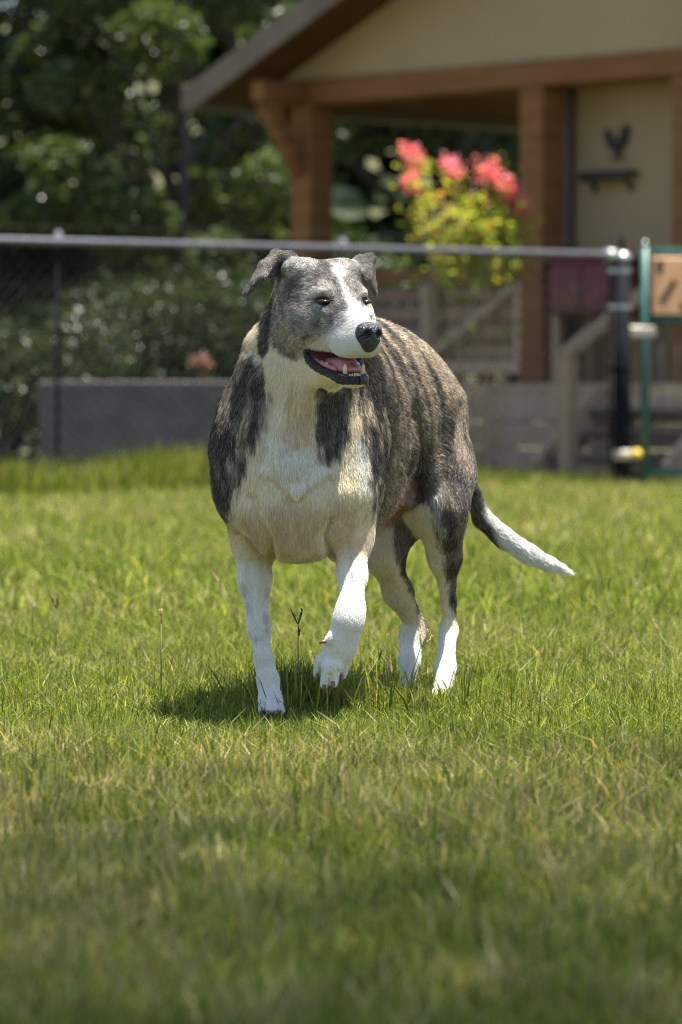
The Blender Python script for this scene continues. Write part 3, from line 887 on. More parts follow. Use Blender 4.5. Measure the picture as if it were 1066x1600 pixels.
# --- shoulders and breast
ell(P(389, 694, 6.535), (.050, .10, .098), k=0.04, group="trunk", fur=0.012, flow=(-.1, .3, -1))
ell(P(386, 748, 6.53), (.043, .075, .085), k=0.05, group="trunk", fur=0.011, flow=(-.1, .2, -1))
ell(P(536, 690, 6.54), (.055, .10, .12), k=0.05, group="trunk", fur=0.012, flow=(.2, .3, -1))
ell(P(540, 765, 6.50), (.045, .07, .07), k=0.05, group="trunk", fur=0.010, flow=(.1, .1, -1))
ell(P(462, 735, 6.405), (.045, .035, .055), k=0.05, group="trunk", fur=0.012, flow=(0, 0, -1))
ell(P(425, 790, 6.44), (.055, .05, .065), k=0.05, group="trunk", fur=0.011, flow=(0, 0.1, -1))
ell(P(505, 785, 6.44), (.055, .05, .06), k=0.05, group="trunk", fur=0.011, flow=(0, 0.1, -1))
ell(P(470, 832, 6.46), (.052, .06, .042), k=0.04, group="trunk", fur=0.011, flow=(0, 0.2, -1))
# --- right front leg (planted)
FLEG = dict(group="fr", fur=0.0055)
pc(392, 760, 6.545, 46, 395, 838, 6.60, 35, k=0.035, **FLEG)
pc(395, 838, 6.60, 31, 398, 905, 6.585, 26, k=0.03, **FLEG)
pc(398, 905, 6.585, 26, 405, 982, 6.565, 18.5, k=0.02, **FLEG)
pc(405, 982, 6.565, 18.5, 412, 1030, 6.555, 14.5, k=0.02, **FLEG)
pc(412, 1030, 6.555, 14.5, 419, 1062, 6.55, 17, k=0.02, **FLEG)
pc(419, 1062, 6.55, 18.5, 423, 1098, 6.535, 19, k=0.015, **FLEG)
pc(423, 1096, 6.535, 19, 424, 1108, 6.52, 18, k=0.015, **FLEG)
for dx, dy in ((-15, .008), (-5, -.012), (6, -.012), (16, .006)):
    pc(423 + dx * 0.7, 1098, 6.515 + dy, 8, 424 + dx, 1111, 6.485 + dy, 7.5, k=0.007, group="fr", fur=0.004)
# --- left front leg (lifted, wrist flexed)
FL_ = dict(group="fl", fur=0.0055)
pc(535, 770, 6.50, 44, 549, 842, 6.475, 31, k=0.035, **FL_)
pc(549, 842, 6.475, 28, 551, 900, 6.43, 21, k=0.03, **FL_)
pc(551, 900, 6.43, 20, 549, 948, 6.395, 18, k=0.03, **FL_)
pc(549, 948, 6.395, 18.5, 544, 974, 6.388, 20, k=0.03, **FL_)
pc(544, 972, 6.388, 20, 532, 1012, 6.40, 22, k=0.03, **FL_)
pc(532, 1012, 6.40, 22, 520, 1036, 6.41, 22, k=0.03, **FL_)
for (x, y, x2, y2, Y_, r1, r2) in ((503, 1032, 496, 1053, 6.412, 13.5, 8.5), (512, 1042, 507, 1070, 6.386, 12.5, 8.5), (525, 1040, 522, 1067, 6.386, 12.5, 8.5), (538, 1030, 536, 1055, 6.405, 12.5, 8)):
    pc(x, y, Y_, r1, x2, y2, Y_ + 0.004, r2, k=0.005, group="fl", fur=0.0035)
pc(516, 996, 6.378, 9, 508, 1003, 6.376, 6, k=0.008, group="fl", fur=0.004)      # dew claw toe
# --- left hind leg (near side)
HL = dict(group="hl", fur=0.009)
pc(688, 640, 6.93, 38, 691, 740, 6.90, 45, k=0.05, **HL)
pc(692, 740, 6.90, 44, 686, 800, 6.85, 38, k=0.04, **HL)
pc(688, 800, 6.85, 38, 695, 868, 6.875, 25, k=0.03, **HL)
pc(695, 868, 6.875, 25, 701, 940, 6.905, 12.5, k=0.02, **HL)
pc(701, 940, 6.905, 12.5, 703, 985, 6.915, 14.5, k=0.015, **HL)
pc(700, 985, 6.91, 16.5, 696, 1042, 6.87, 17, k=0.015, group="hl", fur=0.006)
pc(696, 1042, 6.87, 17, 691, 1085, 6.83, 17, k=0.015, group="hl", fur=0.006)
for dx, dy in ((-15, .008), (-5, -.01), (5, -.01), (14, .008)):
    pc(691 + dx * 0.6, 1080, 6.81 + dy, 8, 690 + dx, 1096, 6.775 + dy, 7, k=0.007, group="hl", fur=0.004)
# --- right hind leg (far side)
HR = dict(group="hr", fur=0.009)
pc(655, 680, 7.0, 48, 620, 790, 6.93, 44, k=0.05, **HR)
pc(620, 790, 6.93, 42, 601, 868, 6.89, 29, k=0.04, **HR)
pc(601, 868, 6.89, 29, 622, 925, 6.95, 23, k=0.02, **HR)
pc(622, 925, 6.95, 23, 650, 978, 7.0, 17, k=0.02, **HR)
pc(652, 978, 7.0, 16, 644, 992, 6.995, 21, k=0.015, group="hr", fur=0.007)
pc(644, 992, 6.995, 20.5, 640, 1030, 6.97, 17.5, k=0.015, group="hr", fur=0.006)
pc(640, 1030, 6.97, 17.5, 636, 1074, 6.94, 14.5, k=0.015, group="hr", fur=0.006)
for dx, dy in ((-13, .006), (-4, -.01), (5, -.01), (12, .006)):
    pc(636 + dx * 0.6, 1068, 6.92 + dy, 8, 634 + dx, 1084, 6.885 + dy, 7, k=0.007, group="hr", fur=0.004)
# creases: armpits, breastbone furrow, flank
ck = dict(group="trunk", op="sub")
pc(648, 640, 6.72, 8, 648, 770, 6.79, 10, k=0.03, **ck)
# belly fold towards the flank
ell(P(640, 745, 6.88), (.05, .10, .05), k=0.04, group="trunk", fur=0.006, flow=(0, 1, 0))
# --- tail
T_ = [(700, 645, 7.02, 17), (718, 712, 7.05, 13), (736, 765, 7.08, 12), (753, 808, 7.09, 14.5), (784, 838, 7.095, 15.5), (822, 864, 7.10, 15), (856, 881, 7.105, 11.5), (886, 893, 7.11, 5)]
for q, r_ in zip(T_[:-1], T_[1:]):
    pc(*q, *r_, k=0.006, group="tail", fur=0.017)

# --- head, in its own frame (F forward, L the dog's left, U up)
YAW = math.radians(27); PIT = math.radians(-1.5)
HF = np.array((math.sin(YAW) * math.cos(PIT), -math.cos(YAW) * math.cos(PIT), math.sin(PIT)))
HLv = np.array((math.cos(YAW), math.sin(YAW), 0.0))
HU = np.cross(HLv, -HF) * 1.0
HU = np.cross(HF, HLv); HU = HU if HU[2] > 0 else -HU
HO_ = P(538, 471, 6.30) - HF * 0.014
HR_ = np.stack([HF, HLv, HU])          # rows
def HP(f, l, u): return HO_ + HR_.T @ (np.array((f, l, u), float) * 0.001)
def to_head(p): return ((p - HO_) @ HR_.T) * 1000.0
HD = smooth_table([   # forward, top, bottom, half width (mm)
    (-165, 10, -40, 30), (-150, 34, -60, 52), (-120, 58, -80, 64), (-90, 67, -94, 71), (-60, 68, -100, 71.5), (-32, 60, -92, 66),
    (-12, 47, -84, 56), (6, 31, -82, 48), (24, 10, -84, 41), (45, -7, -88, 35.5), (66, -18, -91, 32),
    (84, -27, -90, 30), (95, -34, -87, 26), (103, -42, -82, 21), (108, -50, -76, 15), (110, -56, -68, 8)], w=5)
def head_fn(p):
    q = to_head(p)
    F = np.clip(q[:, 0], HD[0][0], HD[0][-1])
    top, bot, w = (np.interp(F, HD[0], HD[i]) for i in (1, 2, 3))
    h = np.maximum((top - bot) * .5, 3); c = (top + bot) * .5; w = np.maximum(w, 3)
    b_ = (q[:, 2] - c) / h
    # muzzle: bridge narrower than the lips; skull flatter on top
    muz = sstep(0, 50, F)
    a = np.abs(q[:, 1]) / w * (1 + muz * 0.28 * np.clip(b_, 0, 1) ** 1.2)
    e = 2.35
    n_ = (a ** e + np.abs(b_) ** e) ** (1 / e)
    d = (n_ - 1) * np.minimum(w, h)
    o = np.abs(q[:, 0] - F)
    d = np.where(o > 0, np.sqrt(np.maximum(d, 0) ** 2 + o ** 2), d)
    return d * 0.001
def head_flow(p):
    q = to_head(p)
    f = np.stack([-np.ones(len(q)), np.sign(q[:, 1]) * 0.25, -0.35 * np.ones(len(q))], -1)
    return f @ HR_
lo = np.minimum.reduce([HP(f, l, u) for f in (-165, 120) for l in (-80, 80) for u in (-105, 75)]); hi = np.maximum.reduce([HP(f, l, u) for f in (-165, 120) for l in (-80, 80) for u in (-105, 75)])
add(head_fn, lo, hi, k=0.030, group="head", flow=head_flow, fur=0.0065)
def hcone(a, ra, b, rb, **kw): cone(HP(*a), ra * .001, HP(*b), rb * .001, **kw)
def hell(c, rad, tilt=None, **kw):
    R_ = HR_ if tilt is None else tilt @ HR_
    ell(HP(*c), np.array(rad) * .001, rot=R_, **kw)
hkw = dict(group="head", fur=0.005, flow=tuple(-HF))
for s in (-1, 1):
    hell((1, s * 32, 15), (18, 14, 8.5), k=0.018, **hkw)                    # brow
    hell((-38, s * 56, -38), (40, 19, 36), k=0.025, **hkw)                 # cheek
    hell((56, s * 20, -72), (30, 15, 18), k=0.016, **hkw)                  # flews
    hell((18, s * 38, -20), (18, 9, 10), k=0.014, **hkw)                  # cheekbone
    hell((-70, s * 42, 52), (34, 26, 18), k=0.02, **hkw)                   # skull muscle
    hell((19, s * 41, 0), (12, 9, 4.0), k=0.006, op="sub", **hkw)           # eye slit
# mouth cavity between the jaws
MU = (np.array((-25., -8, 20, 66, 120)), np.array((-81., -83, -88, -93, -86)))
ML = (np.array((-25., -15, 0, 30, 60, 70, 120)), np.array((-84., -97, -106, -115, -122, -125, -132)))
def cavity(p):
    q = to_head(p)
    d = np.maximum(q[:, 2] - np.interp(q[:, 0], *MU), np.interp(q[:, 0], *ML) - q[:, 2])
    return np.maximum(d, -25 - q[:, 0]) * 0.001
add(cavity, np.minimum.reduce([HP(f, l, u) for f in (-44, 80) for l in (-60, 60) for u in (-125, -78)]), np.maximum.reduce([HP(f, l, u) for f in (-44, 80) for l in (-60, 60) for u in (-125, -78)]), k=0.004, group="head", op="sub")
# lower jaw, dropped open
JW = dict(group="jaw", fur=0.004)
hcone((-75, 0, -78), 50, (-30, 0, -104), 34, k=0.03, **JW)
for s in (-1, 1):
    hcone((-60, s * 36, -84), 18, (-12, s * 26, -115), 11, k=0.012, **JW)
    hcone((-12, s * 26, -115), 11, (56, s * 14, -129), 7.5, k=0.010, **JW)
hcone((-30, 0, -110), 20, (48, 0, -131), 9, k=0.014, **JW)
hcone((50, -9, -129), 8, (50, 9, -129), 8, k=0.010, **JW)
hcone((59, -7, -127), 6.5, (59, 7, -127), 6.5, k=0.008, **JW)
# --- ears: soft folded flaps
EK = dict(group="ear", fur=0.006)
eA, eB, eC, eD, eE = P(455, 402, 6.375), P(432, 398, 6.365), P(385, 458, 6.315), P(411, 432, 6.315), P(432, 452, 6.37)
eB2 = P(412, 414, 6.335); eM = P(438, 425, 6.395)
tri(eA, eB, eM, .0048, **EK); tri(eA, eM, eE, .0048, **EK)
tri(eB, eB2, eD, .0045, flow=eC - eB, **EK); tri(eB2, eC, eD, .0042, flow=eC - eB, **EK)
tri(eB, eM, eD, .0042, flow=eC - eB, **EK)
cone(eA, .009, eB, .006, k=0.012, **EK); cone(eB, .006, eB2, .005, k=0.008, **EK); cone(eB2, .005, eC, .0038, k=0.008, **EK)
rA, rB, rC, rD = P(560, 408, 6.41), P(579, 403, 6.42), P(587, 458, 6.375), P(575, 436, 6.37)
tri(rA, rB, rD, .0050, **EK); tri(rB, rC, rD, .0042, flow=rC - rB, **EK)
cone(rA, .008, rB, .0055, k=0.012, **EK)

HS = 0.0030
BL = np.array((-.262, 6.160, -.004)); BH = np.array((.44, 7.15, .80))
nx_, ny_, nz_2 = (np.ceil((BH - BL) / HS).astype(int) + 1)
gxs = BL[0] + np.arange(nx_) * HS; gys = BL[1] + np.arange(ny_) * HS; gzs = BL[2] + np.arange(nz_2) * HS
vol = np.full((nx_, ny_, nz_2), 0.05, dtype=np.float32)
order = [p for p in PR if p.op == "add"] + [p for p in PR if p.op == "sub"]
for p in order:
    mg = 0.012 + p.k
    i0_ = np.clip(np.floor((p.lo - mg - BL) / HS).astype(int), 0, [nx_, ny_, nz_2]); i1_ = np.clip(np.ceil((p.hi + mg - BL) / HS).astype(int) + 1, 0, [nx_, ny_, nz_2])
    if (i1_ <= i0_).any(): continue
    X, Yg, Z = np.meshgrid(gxs[i0_[0]:i1_[0]], gys[i0_[1]:i1_[1]], gzs[i0_[2]:i1_[2]], indexing='ij')
    pts = np.stack([X.ravel(), Yg.ravel(), Z.ravel()], -1)
    d = p.fn(pts).reshape(X.shape).astype(np.float32)
    sl = (slice(i0_[0], i1_[0]), slice(i0_[1], i1_[1]), slice(i0_[2], i1_[2]))
    if p.op == "add":
        vol[sl] = smin(vol[sl], d, p.k)
    else:
        vol[sl] = -smin(-vol[sl], d, p.k)
dv, dq = surface_nets(vol, *BL, HS)
del vol
dv = relax(dv, dq, 3, 0.5)
# limbs and tail: sinews run smoothly from joint to joint
lm_ = (sstep(0.065, 0.10, dv[:, 2]) * sstep(0.36, 0.30, dv[:, 2]) * (dv[:, 1] > 6.37))[:, None]
lm_ = np.maximum(lm_, ((dv[:, 0] > 0.215) & (dv[:, 1] > 7.03)).astype(float)[:, None])
dv = dv + (relax(dv, dq, 9, 0.5) - dv) * lm_
tm_ = ((dv[:, 0] > 0.225) & (dv[:, 0] < 0.40) & (dv[:, 1] > 7.03)).astype(float)[:, None]
dv = dv + (relax(dv, dq, 30, 0.5) - dv) * tm_

# keep the largest connected skin only
lab = np.arange(len(dv))
e_ = np.concatenate([dq[:, [0, 1]], dq[:, [1, 2]], dq[:, [2, 3]], dq[:, [3, 0]]])
for _ in range(400):
    m_ = np.minimum(lab[e_[:, 0]], lab[e_[:, 1]])
    new = lab.copy()
    np.minimum.at(new, e_[:, 0], m_); np.minimum.at(new, e_[:, 1], m_)
    new = new[new]
    if (new == lab).all(): break
    lab = new
big = np.bincount(lab).argmax()
keep = lab == big
rem = np.cumsum(keep) - 1
dq = dq[keep[dq[:, 0]]]; dq = rem[dq]; dv = dv[keep]

def vnormals(v, q):
    fn = np.cross(v[q[:, 2]] - v[q[:, 0]], v[q[:, 3]] - v[q[:, 1]])
    n_ = np.zeros_like(v)
    for c in range(4):
        for a in range(3):
            n_[:, a] += np.bincount(q[:, c], fn[:, a], len(v))
    return n_ / (np.linalg.norm(n_, axis=1)[:, None] + 1e-12)
dn = vnormals(dv, dq)
# muscle, furrows and folds: the skin is pushed in or out along its normal
def sculpt():
    global dv, dn
    px = 533 + dv[:, 0] / dv[:, 1] * FOC; py = 590 - (dv[:, 2] - CAM_H) / dv[:, 1] * FOC
    def path(pts):
        d = np.full(len(dv), 1e9)
        for (x1, y1), (x2, y2) in zip(pts[:-1], pts[1:]):
            ex, ey = x2 - x1, y2 - y1
            t = np.clip(((px - x1) * ex + (py - y1) * ey) / (ex * ex + ey * ey), 0, 1)
            d = np.minimum(d, np.hypot(px - x1 - ex * t, py - y1 - ey * t))
        return d
    disp = np.zeros(len(dv))
    front = (dn[:, 1] < 0.15) * sstep(6.68, 6.6, dv[:, 1])
    near = (dn[:, 1] < 0.5) * sstep(6.52, 6.6, dv[:, 1])
    for pts, amp, w in (([(427, 884), (421, 842), (402, 800), (394, 778)], -9, 8), ([(517, 876), (512, 838), (519, 812)], -13, 7),
                        ([(425, 750), (462, 790), (516, 750)], -7, 10), ([(462, 788), (470, 852)], -4, 11), ([(397, 552), (420, 635), (404, 722)], -13, 13),
                        ([(502, 615), (496, 680), (514, 728)], -9, 9), ([(455, 605), (447, 690)], -5, 6), ([(488, 615), (480, 695)], -5, 6), ([(471, 610), (463, 690)], 3, 5),
                        ([(370, 838), (405, 852)], -4, 5), ([(415, 735), (462, 770)], 4, 7), ([(510, 735), (462, 770)], 4, 7),
                        ([(502, 1047), (499, 1063)], -4.5, 2.6), ([(516, 1054), (514, 1076)], -4.5, 2.6), ([(530, 1049), (529, 1067)], -4.5, 2.6), ([(413, 1094), (413, 1118)], -4, 2.2), ([(424, 1096), (424, 1120)], -4, 2.2), ([(435, 1094), (436, 1118)], -4, 2.2), ([(388, 880), (400, 985)], -3, 5), ([(412, 870), (414, 975)], -2.5, 5), ([(545, 850), (548, 930)], -3, 5)):
        disp += amp * np.exp(-(path(pts) / w) ** 2) * front
    for x, y, amp, w in ((366, 838, -6, 26), (424, 808, 9, 24), (498, 803, 8, 22), (462, 766, 5, 12), (386, 800, 4, 22), (540, 770, 5, 20), (440, 690, -4, 22), (500, 835, -3, 14)):
        disp += amp * np.exp(-((px - x) ** 2 + (py - y) ** 2) / w ** 2) * front
    for pts, amp, w in (([(583, 590), (588, 690), (582, 785)], -8, 9), ([(652, 640), (642, 715), (646, 775)], -10, 11), ([(720, 630), (710, 705)], -5, 6), ([(706, 880), (702, 950)], -4, 4.5),
                        ([(690, 700), (668, 780)], 5, 16), ([(612, 850), (640, 935)], -3, 6)):
        disp += amp * np.exp(-(path(pts) / w) ** 2) * near
    ribs = np.sin((dv[:, 1] + 0.12 * dv[:, 2]) * 2 * math.pi / 0.038) * sstep(6.60, 6.66, dv[:, 1]) * sstep(6.86, 6.78, dv[:, 1]) * sstep(0.36, 0.42, dv[:, 2]) * sstep(0.60, 0.52, dv[:, 2])
    disp += 1.3 * ribs
    disp += (fbm(dv, 22, 55) - 0.5) * 5.0 * sstep(0.30, 0.36, dv[:, 2]) * (dv[:, 1] > 6.40)
    dv = dv + dn * (disp * 0.001)[:, None]
    dv = relax(dv, dq, 1, 0.4)
    dn = vnormals(dv, dq)
sculpt()
# which part of the body each point belongs to, how its hair lies, how long it is
NV = len(dv)
wsum = np.zeros(NV); flow = np.zeros((NV, 3)); furl = np.zeros(NV); best = np.full(NV, 9.0); grp = np.full(NV, "", dtype="U8")
for p in PR:
    if p.op != "add": continue
    m_ = ((dv > p.lo - 0.05) & (dv < p.hi + 0.05)).all(1)
    if not m_.any(): continue
    d = p.fn(dv[m_])
    w = np.exp(-np.clip(d, -0.02, 0.2) / 0.009)
    f = np.asarray(p.flow(dv[m_])); f = f / (np.linalg.norm(f, axis=1)[:, None] + 1e-9)
    wsum[m_] += w; flow[m_] += f * w[:, None]; furl[m_] += p.fur * w
    ii = np.where(m_)[0]; bt = d < best[ii]
    best[ii[bt]] = d[bt]; grp[ii[bt]] = p.group
flow /= wsum[:, None] + 1e-12; furl /= wsum + 1e-12

# ------------------------------------------------------------------ coat pattern
PX = 533 + dv[:, 0] / dv[:, 1] * FOC; PY = 590 - (dv[:, 2] - CAM_H) / dv[:, 1] * FOC
def poly_sd(pts):
    """signed distance (negative inside) to a polygon in the coat's flat layout"""
    pts = np.array(pts, float); n_ = len(pts)
    d = np.full(NV, 1e9); s = np.ones(NV)
    for i in range(n_):
        a, b_ = pts[i], pts[(i + 1) % n_]
        e = b_ - a; wx_ = PX - a[0]; wy_ = PY - a[1]
        t = np.clip((wx_ * e[0] + wy_ * e[1]) / (e @ e), 0, 1)
        d = np.minimum(d, (wx_ - e[0] * t) ** 2 + (wy_ - e[1] * t) ** 2)
        c1 = PY >= a[1]; c2 = PY < b_[1]; c3 = e[0] * wy_ > e[1] * wx_
        s = np.where((c1 & c2 & c3) | (~c1 & ~c2 & ~c3), -s, s)
    return s * np.sqrt(d)
def cap_sd(x1, y1, r1, x2, y2, r2):
    e = np.array((x2 - x1, y2 - y1), float)
    t = np.clip(((PX - x1) * e[0] + (PY - y1) * e[1]) / (e @ e + 1e-9), 0, 1)
    return np.hypot(PX - x1 - e[0] * t, PY - y1 - e[1] * t) - (r1 + (r2 - r1) * t)
wob = (fbm(dv, 60, 3) - 0.5) * 16 + (fbm(dv, 160, 5) - 0.5) * 10
isg = lambda *g: np.isin(grp, g)
# brindle: dark stripes running round the barrel, broken up by noise
s_ = dv[:, 1] * 0.93 + dv[:, 0] * 0.36 + 0.10 * (dv[:, 2] - 0.5) + (fbm(dv, 14, 1) - 0.5) * 0.035 + (fbm(dv * np.array((1, 1, 0.35)), 45, 2) - 0.5) * 0.016
s_ = s_ + (fbm(dv, 7, 8) - 0.5) * 0.10
sq = np.stack([s_, dv[:, 2] * 0.16, dv[:, 0] * 0.1], -1)
stripe = sstep(0.36, 0.64, 0.62 * noise3(sq, 42, 15) + 0.38 * noise3(sq, 88, 16))
streak = fbm(dv * np.array((1, 1, 0.28)), 75, 9)
stripe = sstep(0.22, 0.85, stripe * (0.30 + 0.5 * fbm(dv, 18, 10)) + streak * 0.62 - 0.02)
stripe = stripe * (0.55 + 0.6 * sstep(0.50, 0.68, dv[:, 2]))
mott = fbm(dv, 35, 12)
DKc, LTc = np.array((0.022, 0.020, 0.021)), np.array((0.40, 0.318, 0.23))
amt = 0.12 + 0.85 * stripe
fs = isg("neck") | (dv[:, 1] < 6.60) & isg("trunk") | isg("fr", "fl")
frontness = sstep(6.66, 6.52, dv[:, 1])
amt = amt * (1 - frontness) + frontness * (0.07 + 0.72 * sstep(0.42, 0.70, fbm(dv * np.array((1, 1, 0.55)), 42, 21)) )
hind = sstep(0.47, 0.38, dv[:, 2]) * sstep(6.7, 6.8, dv[:, 1])
amt = amt * (1 - hind * 0.35)
col = DKc + (LTc - DKc) * np.clip(amt, 0, 1)[:, None]
whiteness = np.zeros(NV)
WH = np.array((0.80, 0.77, 0.71)); CR = np.array((0.82, 0.70, 0.49))
def paint(mask, c, a=1.0):
    global col
    w = (np.clip(mask, 0, 1) * a)[:, None]
    col = col * (1 - w) + np.asarray(c) * w
wob2 = (fbm(dv * np.array((1, 1, 0.3)), 130, 6) - 0.5) * 26
def soft(sd, e=5.0): return sstep(e, -e, sd + wob * 0.55 + wob2 * min(1.0, e / 9.0))
# --- head
hd = isg("head", "jaw", "ear")
hq = to_head(dv)
headmask = hd.astype(float)
hcol = 0.06 + 0.62 * sstep(0.36, 0.66, fbm(dv, 75, 31)) + 0.30 * sstep(0.35, 0.65, fbm(dv, 200, 32))
base_h = np.array((0.06, 0.054, 0.05)) + (np.array((0.45, 0.41, 0.355)) - np.array((0.06, 0.054, 0.05))) * np.clip(hcol * 0.95, 0, 1)[:, None]
col = np.where(hd[:, None], base_h, col)
def hpaint(sd, c, a=1.0, e=4.0): paint(soft(sd, e) * headmask, c, a)
hpaint(cap_sd(505, 425, 15, 535, 452, 8), (0.05, 0.047, 0.046), 0.75, 6)          # dark band left of the blaze
hpaint(cap_sd(551, 418, 10, 563, 450, 8), (0.07, 0.065, 0.06), 0.6, 6)
hpaint(cap_sd(458, 445, 14, 466, 462, 10), (0.045, 0.042, 0.042), 0.75, 6)         # temple
hpaint(cap_sd(450, 408, 6, 485, 408, 6), (0.42, 0.39, 0.35), 0.5, 6)
hpaint(cap_sd(450, 490, 20, 478, 505, 16), (0.20, 0.175, 0.13), 0.6, 10)          # cheek
hpaint(cap_sd(440, 520, 14, 462, 545, 10), (0.30, 0.24, 0.16), 0.6, 8)
hpaint(cap_sd(482, 459, 5, 503, 452, 5), (0.62, 0.56, 0.47), 0.8, 4)              # pale eyebrow
hpaint(cap_sd(503, 440, 4, 515, 448, 4), (0.50, 0.44, 0.36), 0.6, 4)
hpaint(cap_sd(562, 459, 4, 577, 458, 4), (0.46, 0.42, 0.36), 0.6, 4)
hpaint(poly_sd([(521, 420), (524, 419), (538, 444), (551, 467), (569, 482), (592, 497), (604, 565), (575, 570), (520, 566), (476, 553), (480, 536), (500, 527), (518, 512), (536, 494), (546, 480), (537, 456)]), WH, 0.85, 5)
hpaint(cap_sd(508, 516, 7, 533, 497, 6), (0.27, 0.25, 0.23), 0.7, 6)
hpaint(cap_sd(528, 460, 6, 541, 482, 4), (0.09, 0.083, 0.077), 0.7, 4)
hpaint(cap_sd(556, 458, 5, 566, 476, 4), (0.11, 0.10, 0.09), 0.6, 4)
hpaint(cap_sd(560, 495, 4, 575, 492, 4), (0.35, 0.33, 0.30), 0.5, 5)
hpaint(cap_sd(512, 478, 5, 530, 486, 4), (0.06, 0.055, 0.05), 0.7, 5)
hpaint(cap_sd(488, 486, 8, 505, 492, 6), (0.10, 0.092, 0.085), 0.5, 6)             # smoke on the muzzle
hpaint(cap_sd(478, 534, 3, 496, 529, 3), (0.50, 0.36, 0.20), 0.7, 3)
hpaint(poly_sd([(424, 535), (440, 552), (460, 563), (482, 553), (520, 575), (610, 570), (610, 640), (400, 640)]), CR, 0.95, 4)
paint(isg("jaw") * sstep(0, -1, hq[:, 2] + 103), CR, 0.95)
# ears
paint(isg("ear").astype(float), (0.05, 0.042, 0.038), 0.75)
paint(isg("ear") * soft(cap_sd(431, 440, 6, 428, 455, 6), 4), (0.48, 0.40, 0.32), 0.7)
paint(isg("ear") * soft(cap_sd(436, 398, 5, 415, 412, 4), 4), (0.17, 0.13, 0.10), 0.8)
# eye rims
eyeL, eyeR = HP(18, -40.5, 0.5), HP(18, 40.5, 0.5)
for e in (eyeL, eyeR):
    q = to_head(dv) - to_head(e[None])[0]
    dd = np.sqrt((q[:, 0] / 18) ** 2 + (q[:, 1] / 17) ** 2 + ((q[:, 2] + 0.12 * q[:, 0]) / 7.2) ** 2)
    paint(sstep(1.25, 0.85, dd) * headmask, (0.012, 0.011, 0.011), 0.95)
# --- white breast, throat and front legs
frontmask = (isg("trunk", "neck") * sstep(6.66, 6.56, dv[:, 1]) + isg("fr", "fl")).clip(0, 1)
chest = poly_sd([(398, 480), (388, 500), (386, 545), (410, 572), (421, 612), (415, 660), (394, 700), (384, 740), (364, 775), (352, 830), (345, 880), (330, 1145), (620, 1145), (592, 860), (583, 800), (577, 742), (568, 692), (557, 640), (552, 600), (540, 560), (430, 470)])
paint(soft(chest, 9) * frontmask, CR)
paint(soft(cap_sd(455, 700, 40, 480, 740, 26), 26) * frontmask, WH, 0.55)
paint(soft(cap_sd(562, 690, 8, 570, 760, 8), 8) * frontmask, WH, 0.8)  # lit strip on the breast: the sunlight is painted in as white
paint(isg("fr", "fl") * sstep(850, 900, PY), WH, 0.9)
tanm = sstep(0.35, 0.65, fbm(dv, 30, 66))
paint(sstep(770, 800, PY) * sstep(900, 850, PY) * frontmask * (0.35 + 0.65 * tanm) * soft(chest, 9), (0.58, 0.39, 0.22), 0.6)
paint(soft(poly_sd([(410, 716), (440, 706), (500, 704), (520, 716), (500, 745), (462, 776), (430, 750)]), 14) * frontmask, WH, 0.5)
paint(soft(poly_sd([(455, 600), (505, 600), (497, 700), (440, 702)]), 8) * frontmask, (0.66, 0.47, 0.25), 0.45)
for (x, y, x2, y2, r_, a_) in ((385, 815, 400, 850, 10, .35), (440, 830, 430, 800, 12, .3), (480, 835, 490, 815, 10, .35), (515, 800, 530, 790, 9, .3), (478, 640, 468, 690, 10, .35)):
    paint(soft(cap_sd(x, y, r_, x2, y2, r_), 10) * frontmask, (0.50, 0.36, 0.22), a_)
darkp = poly_sd([(497, 590), (550, 585), (548, 640), (543, 690), (530, 712), (512, 726), (500, 712), (494, 660)])
paint(soft(darkp, 8) * isg("trunk", "neck"), np.array((0.03, 0.03, 0.034)) + 0.22 * (sstep(0.48, 0.72, fbm(dv * np.array((1, 1, 0.4)), 70, 23)))[:, None] * np.array((1, 0.92, 0.82)), 0.95)
paint(soft(cap_sd(420, 472, 9, 413, 544, 10), 3) * isg("neck", "head", "trunk"), (0.028, 0.028, 0.032), 0.95)
for (x, y, x2, y2, r_) in ((381, 918, 384, 930, 3), (387, 945, 388, 955, 4), (414, 922, 415, 930, 4), (400, 998, 401, 1003, 3), (416, 960, 418, 985, 3)):
    paint(soft(cap_sd(x, y, r_, x2, y2, r_), 4) * isg("fr"), (0.42, 0.35, 0.29), 0.45)
# --- hind legs
hl = isg("hl").astype(float); hr = isg("hr").astype(float)
paint(soft(poly_sd([(635, 735), (655, 765), (673, 800), (686, 850), (698, 905), (705, 955), (722, 992), (730, 1000), (730, 1140), (560, 1140), (600, 740)]), 6) * hl, CR, 0.95)
paint(hl * sstep(960, 1000, PY), WH, 0.9)
paint(soft(cap_sd(678, 760, 8, 690, 830, 6), 8) * hl, (0.52, 0.50, 0.46), 0.7)  # grey-white highlight on the thigh, put into the coat colour
paint(soft(poly_sd([(540, 760), (610, 795), (616, 840), (626, 892), (646, 942), (668, 982), (685, 992), (690, 1140), (540, 1140)]), 5) * hr, CR * 0.93, 0.95)
paint(hr * sstep(970, 1000, PY), WH, 0.85)
# bare belly skin
belly = isg("trunk", "hr") * sstep(6.62, 6.70, dv[:, 1]) * soft(poly_sd([(578, 786), (600, 778), (640, 742), (652, 758), (646, 800), (610, 822), (578, 826)]), 5) * (dn[:, 1] < 0.4)
paint(belly, (0.36, 0.20, 0.17), 0.9)
paint(belly * sstep(0.55, 0.65, fbm(dv, 60, 77)), (0.62, 0.50, 0.42), 0.8)
# --- tail
tl = isg("tail").astype(float)
paint(tl, (0.045, 0.04, 0.038), 0.5)
paint(tl * sstep(-6, 6, (PX - 768) + np.clip(PY - 830, -30, 40) * -0.45 + wob * 0.6), WH, 1.0)
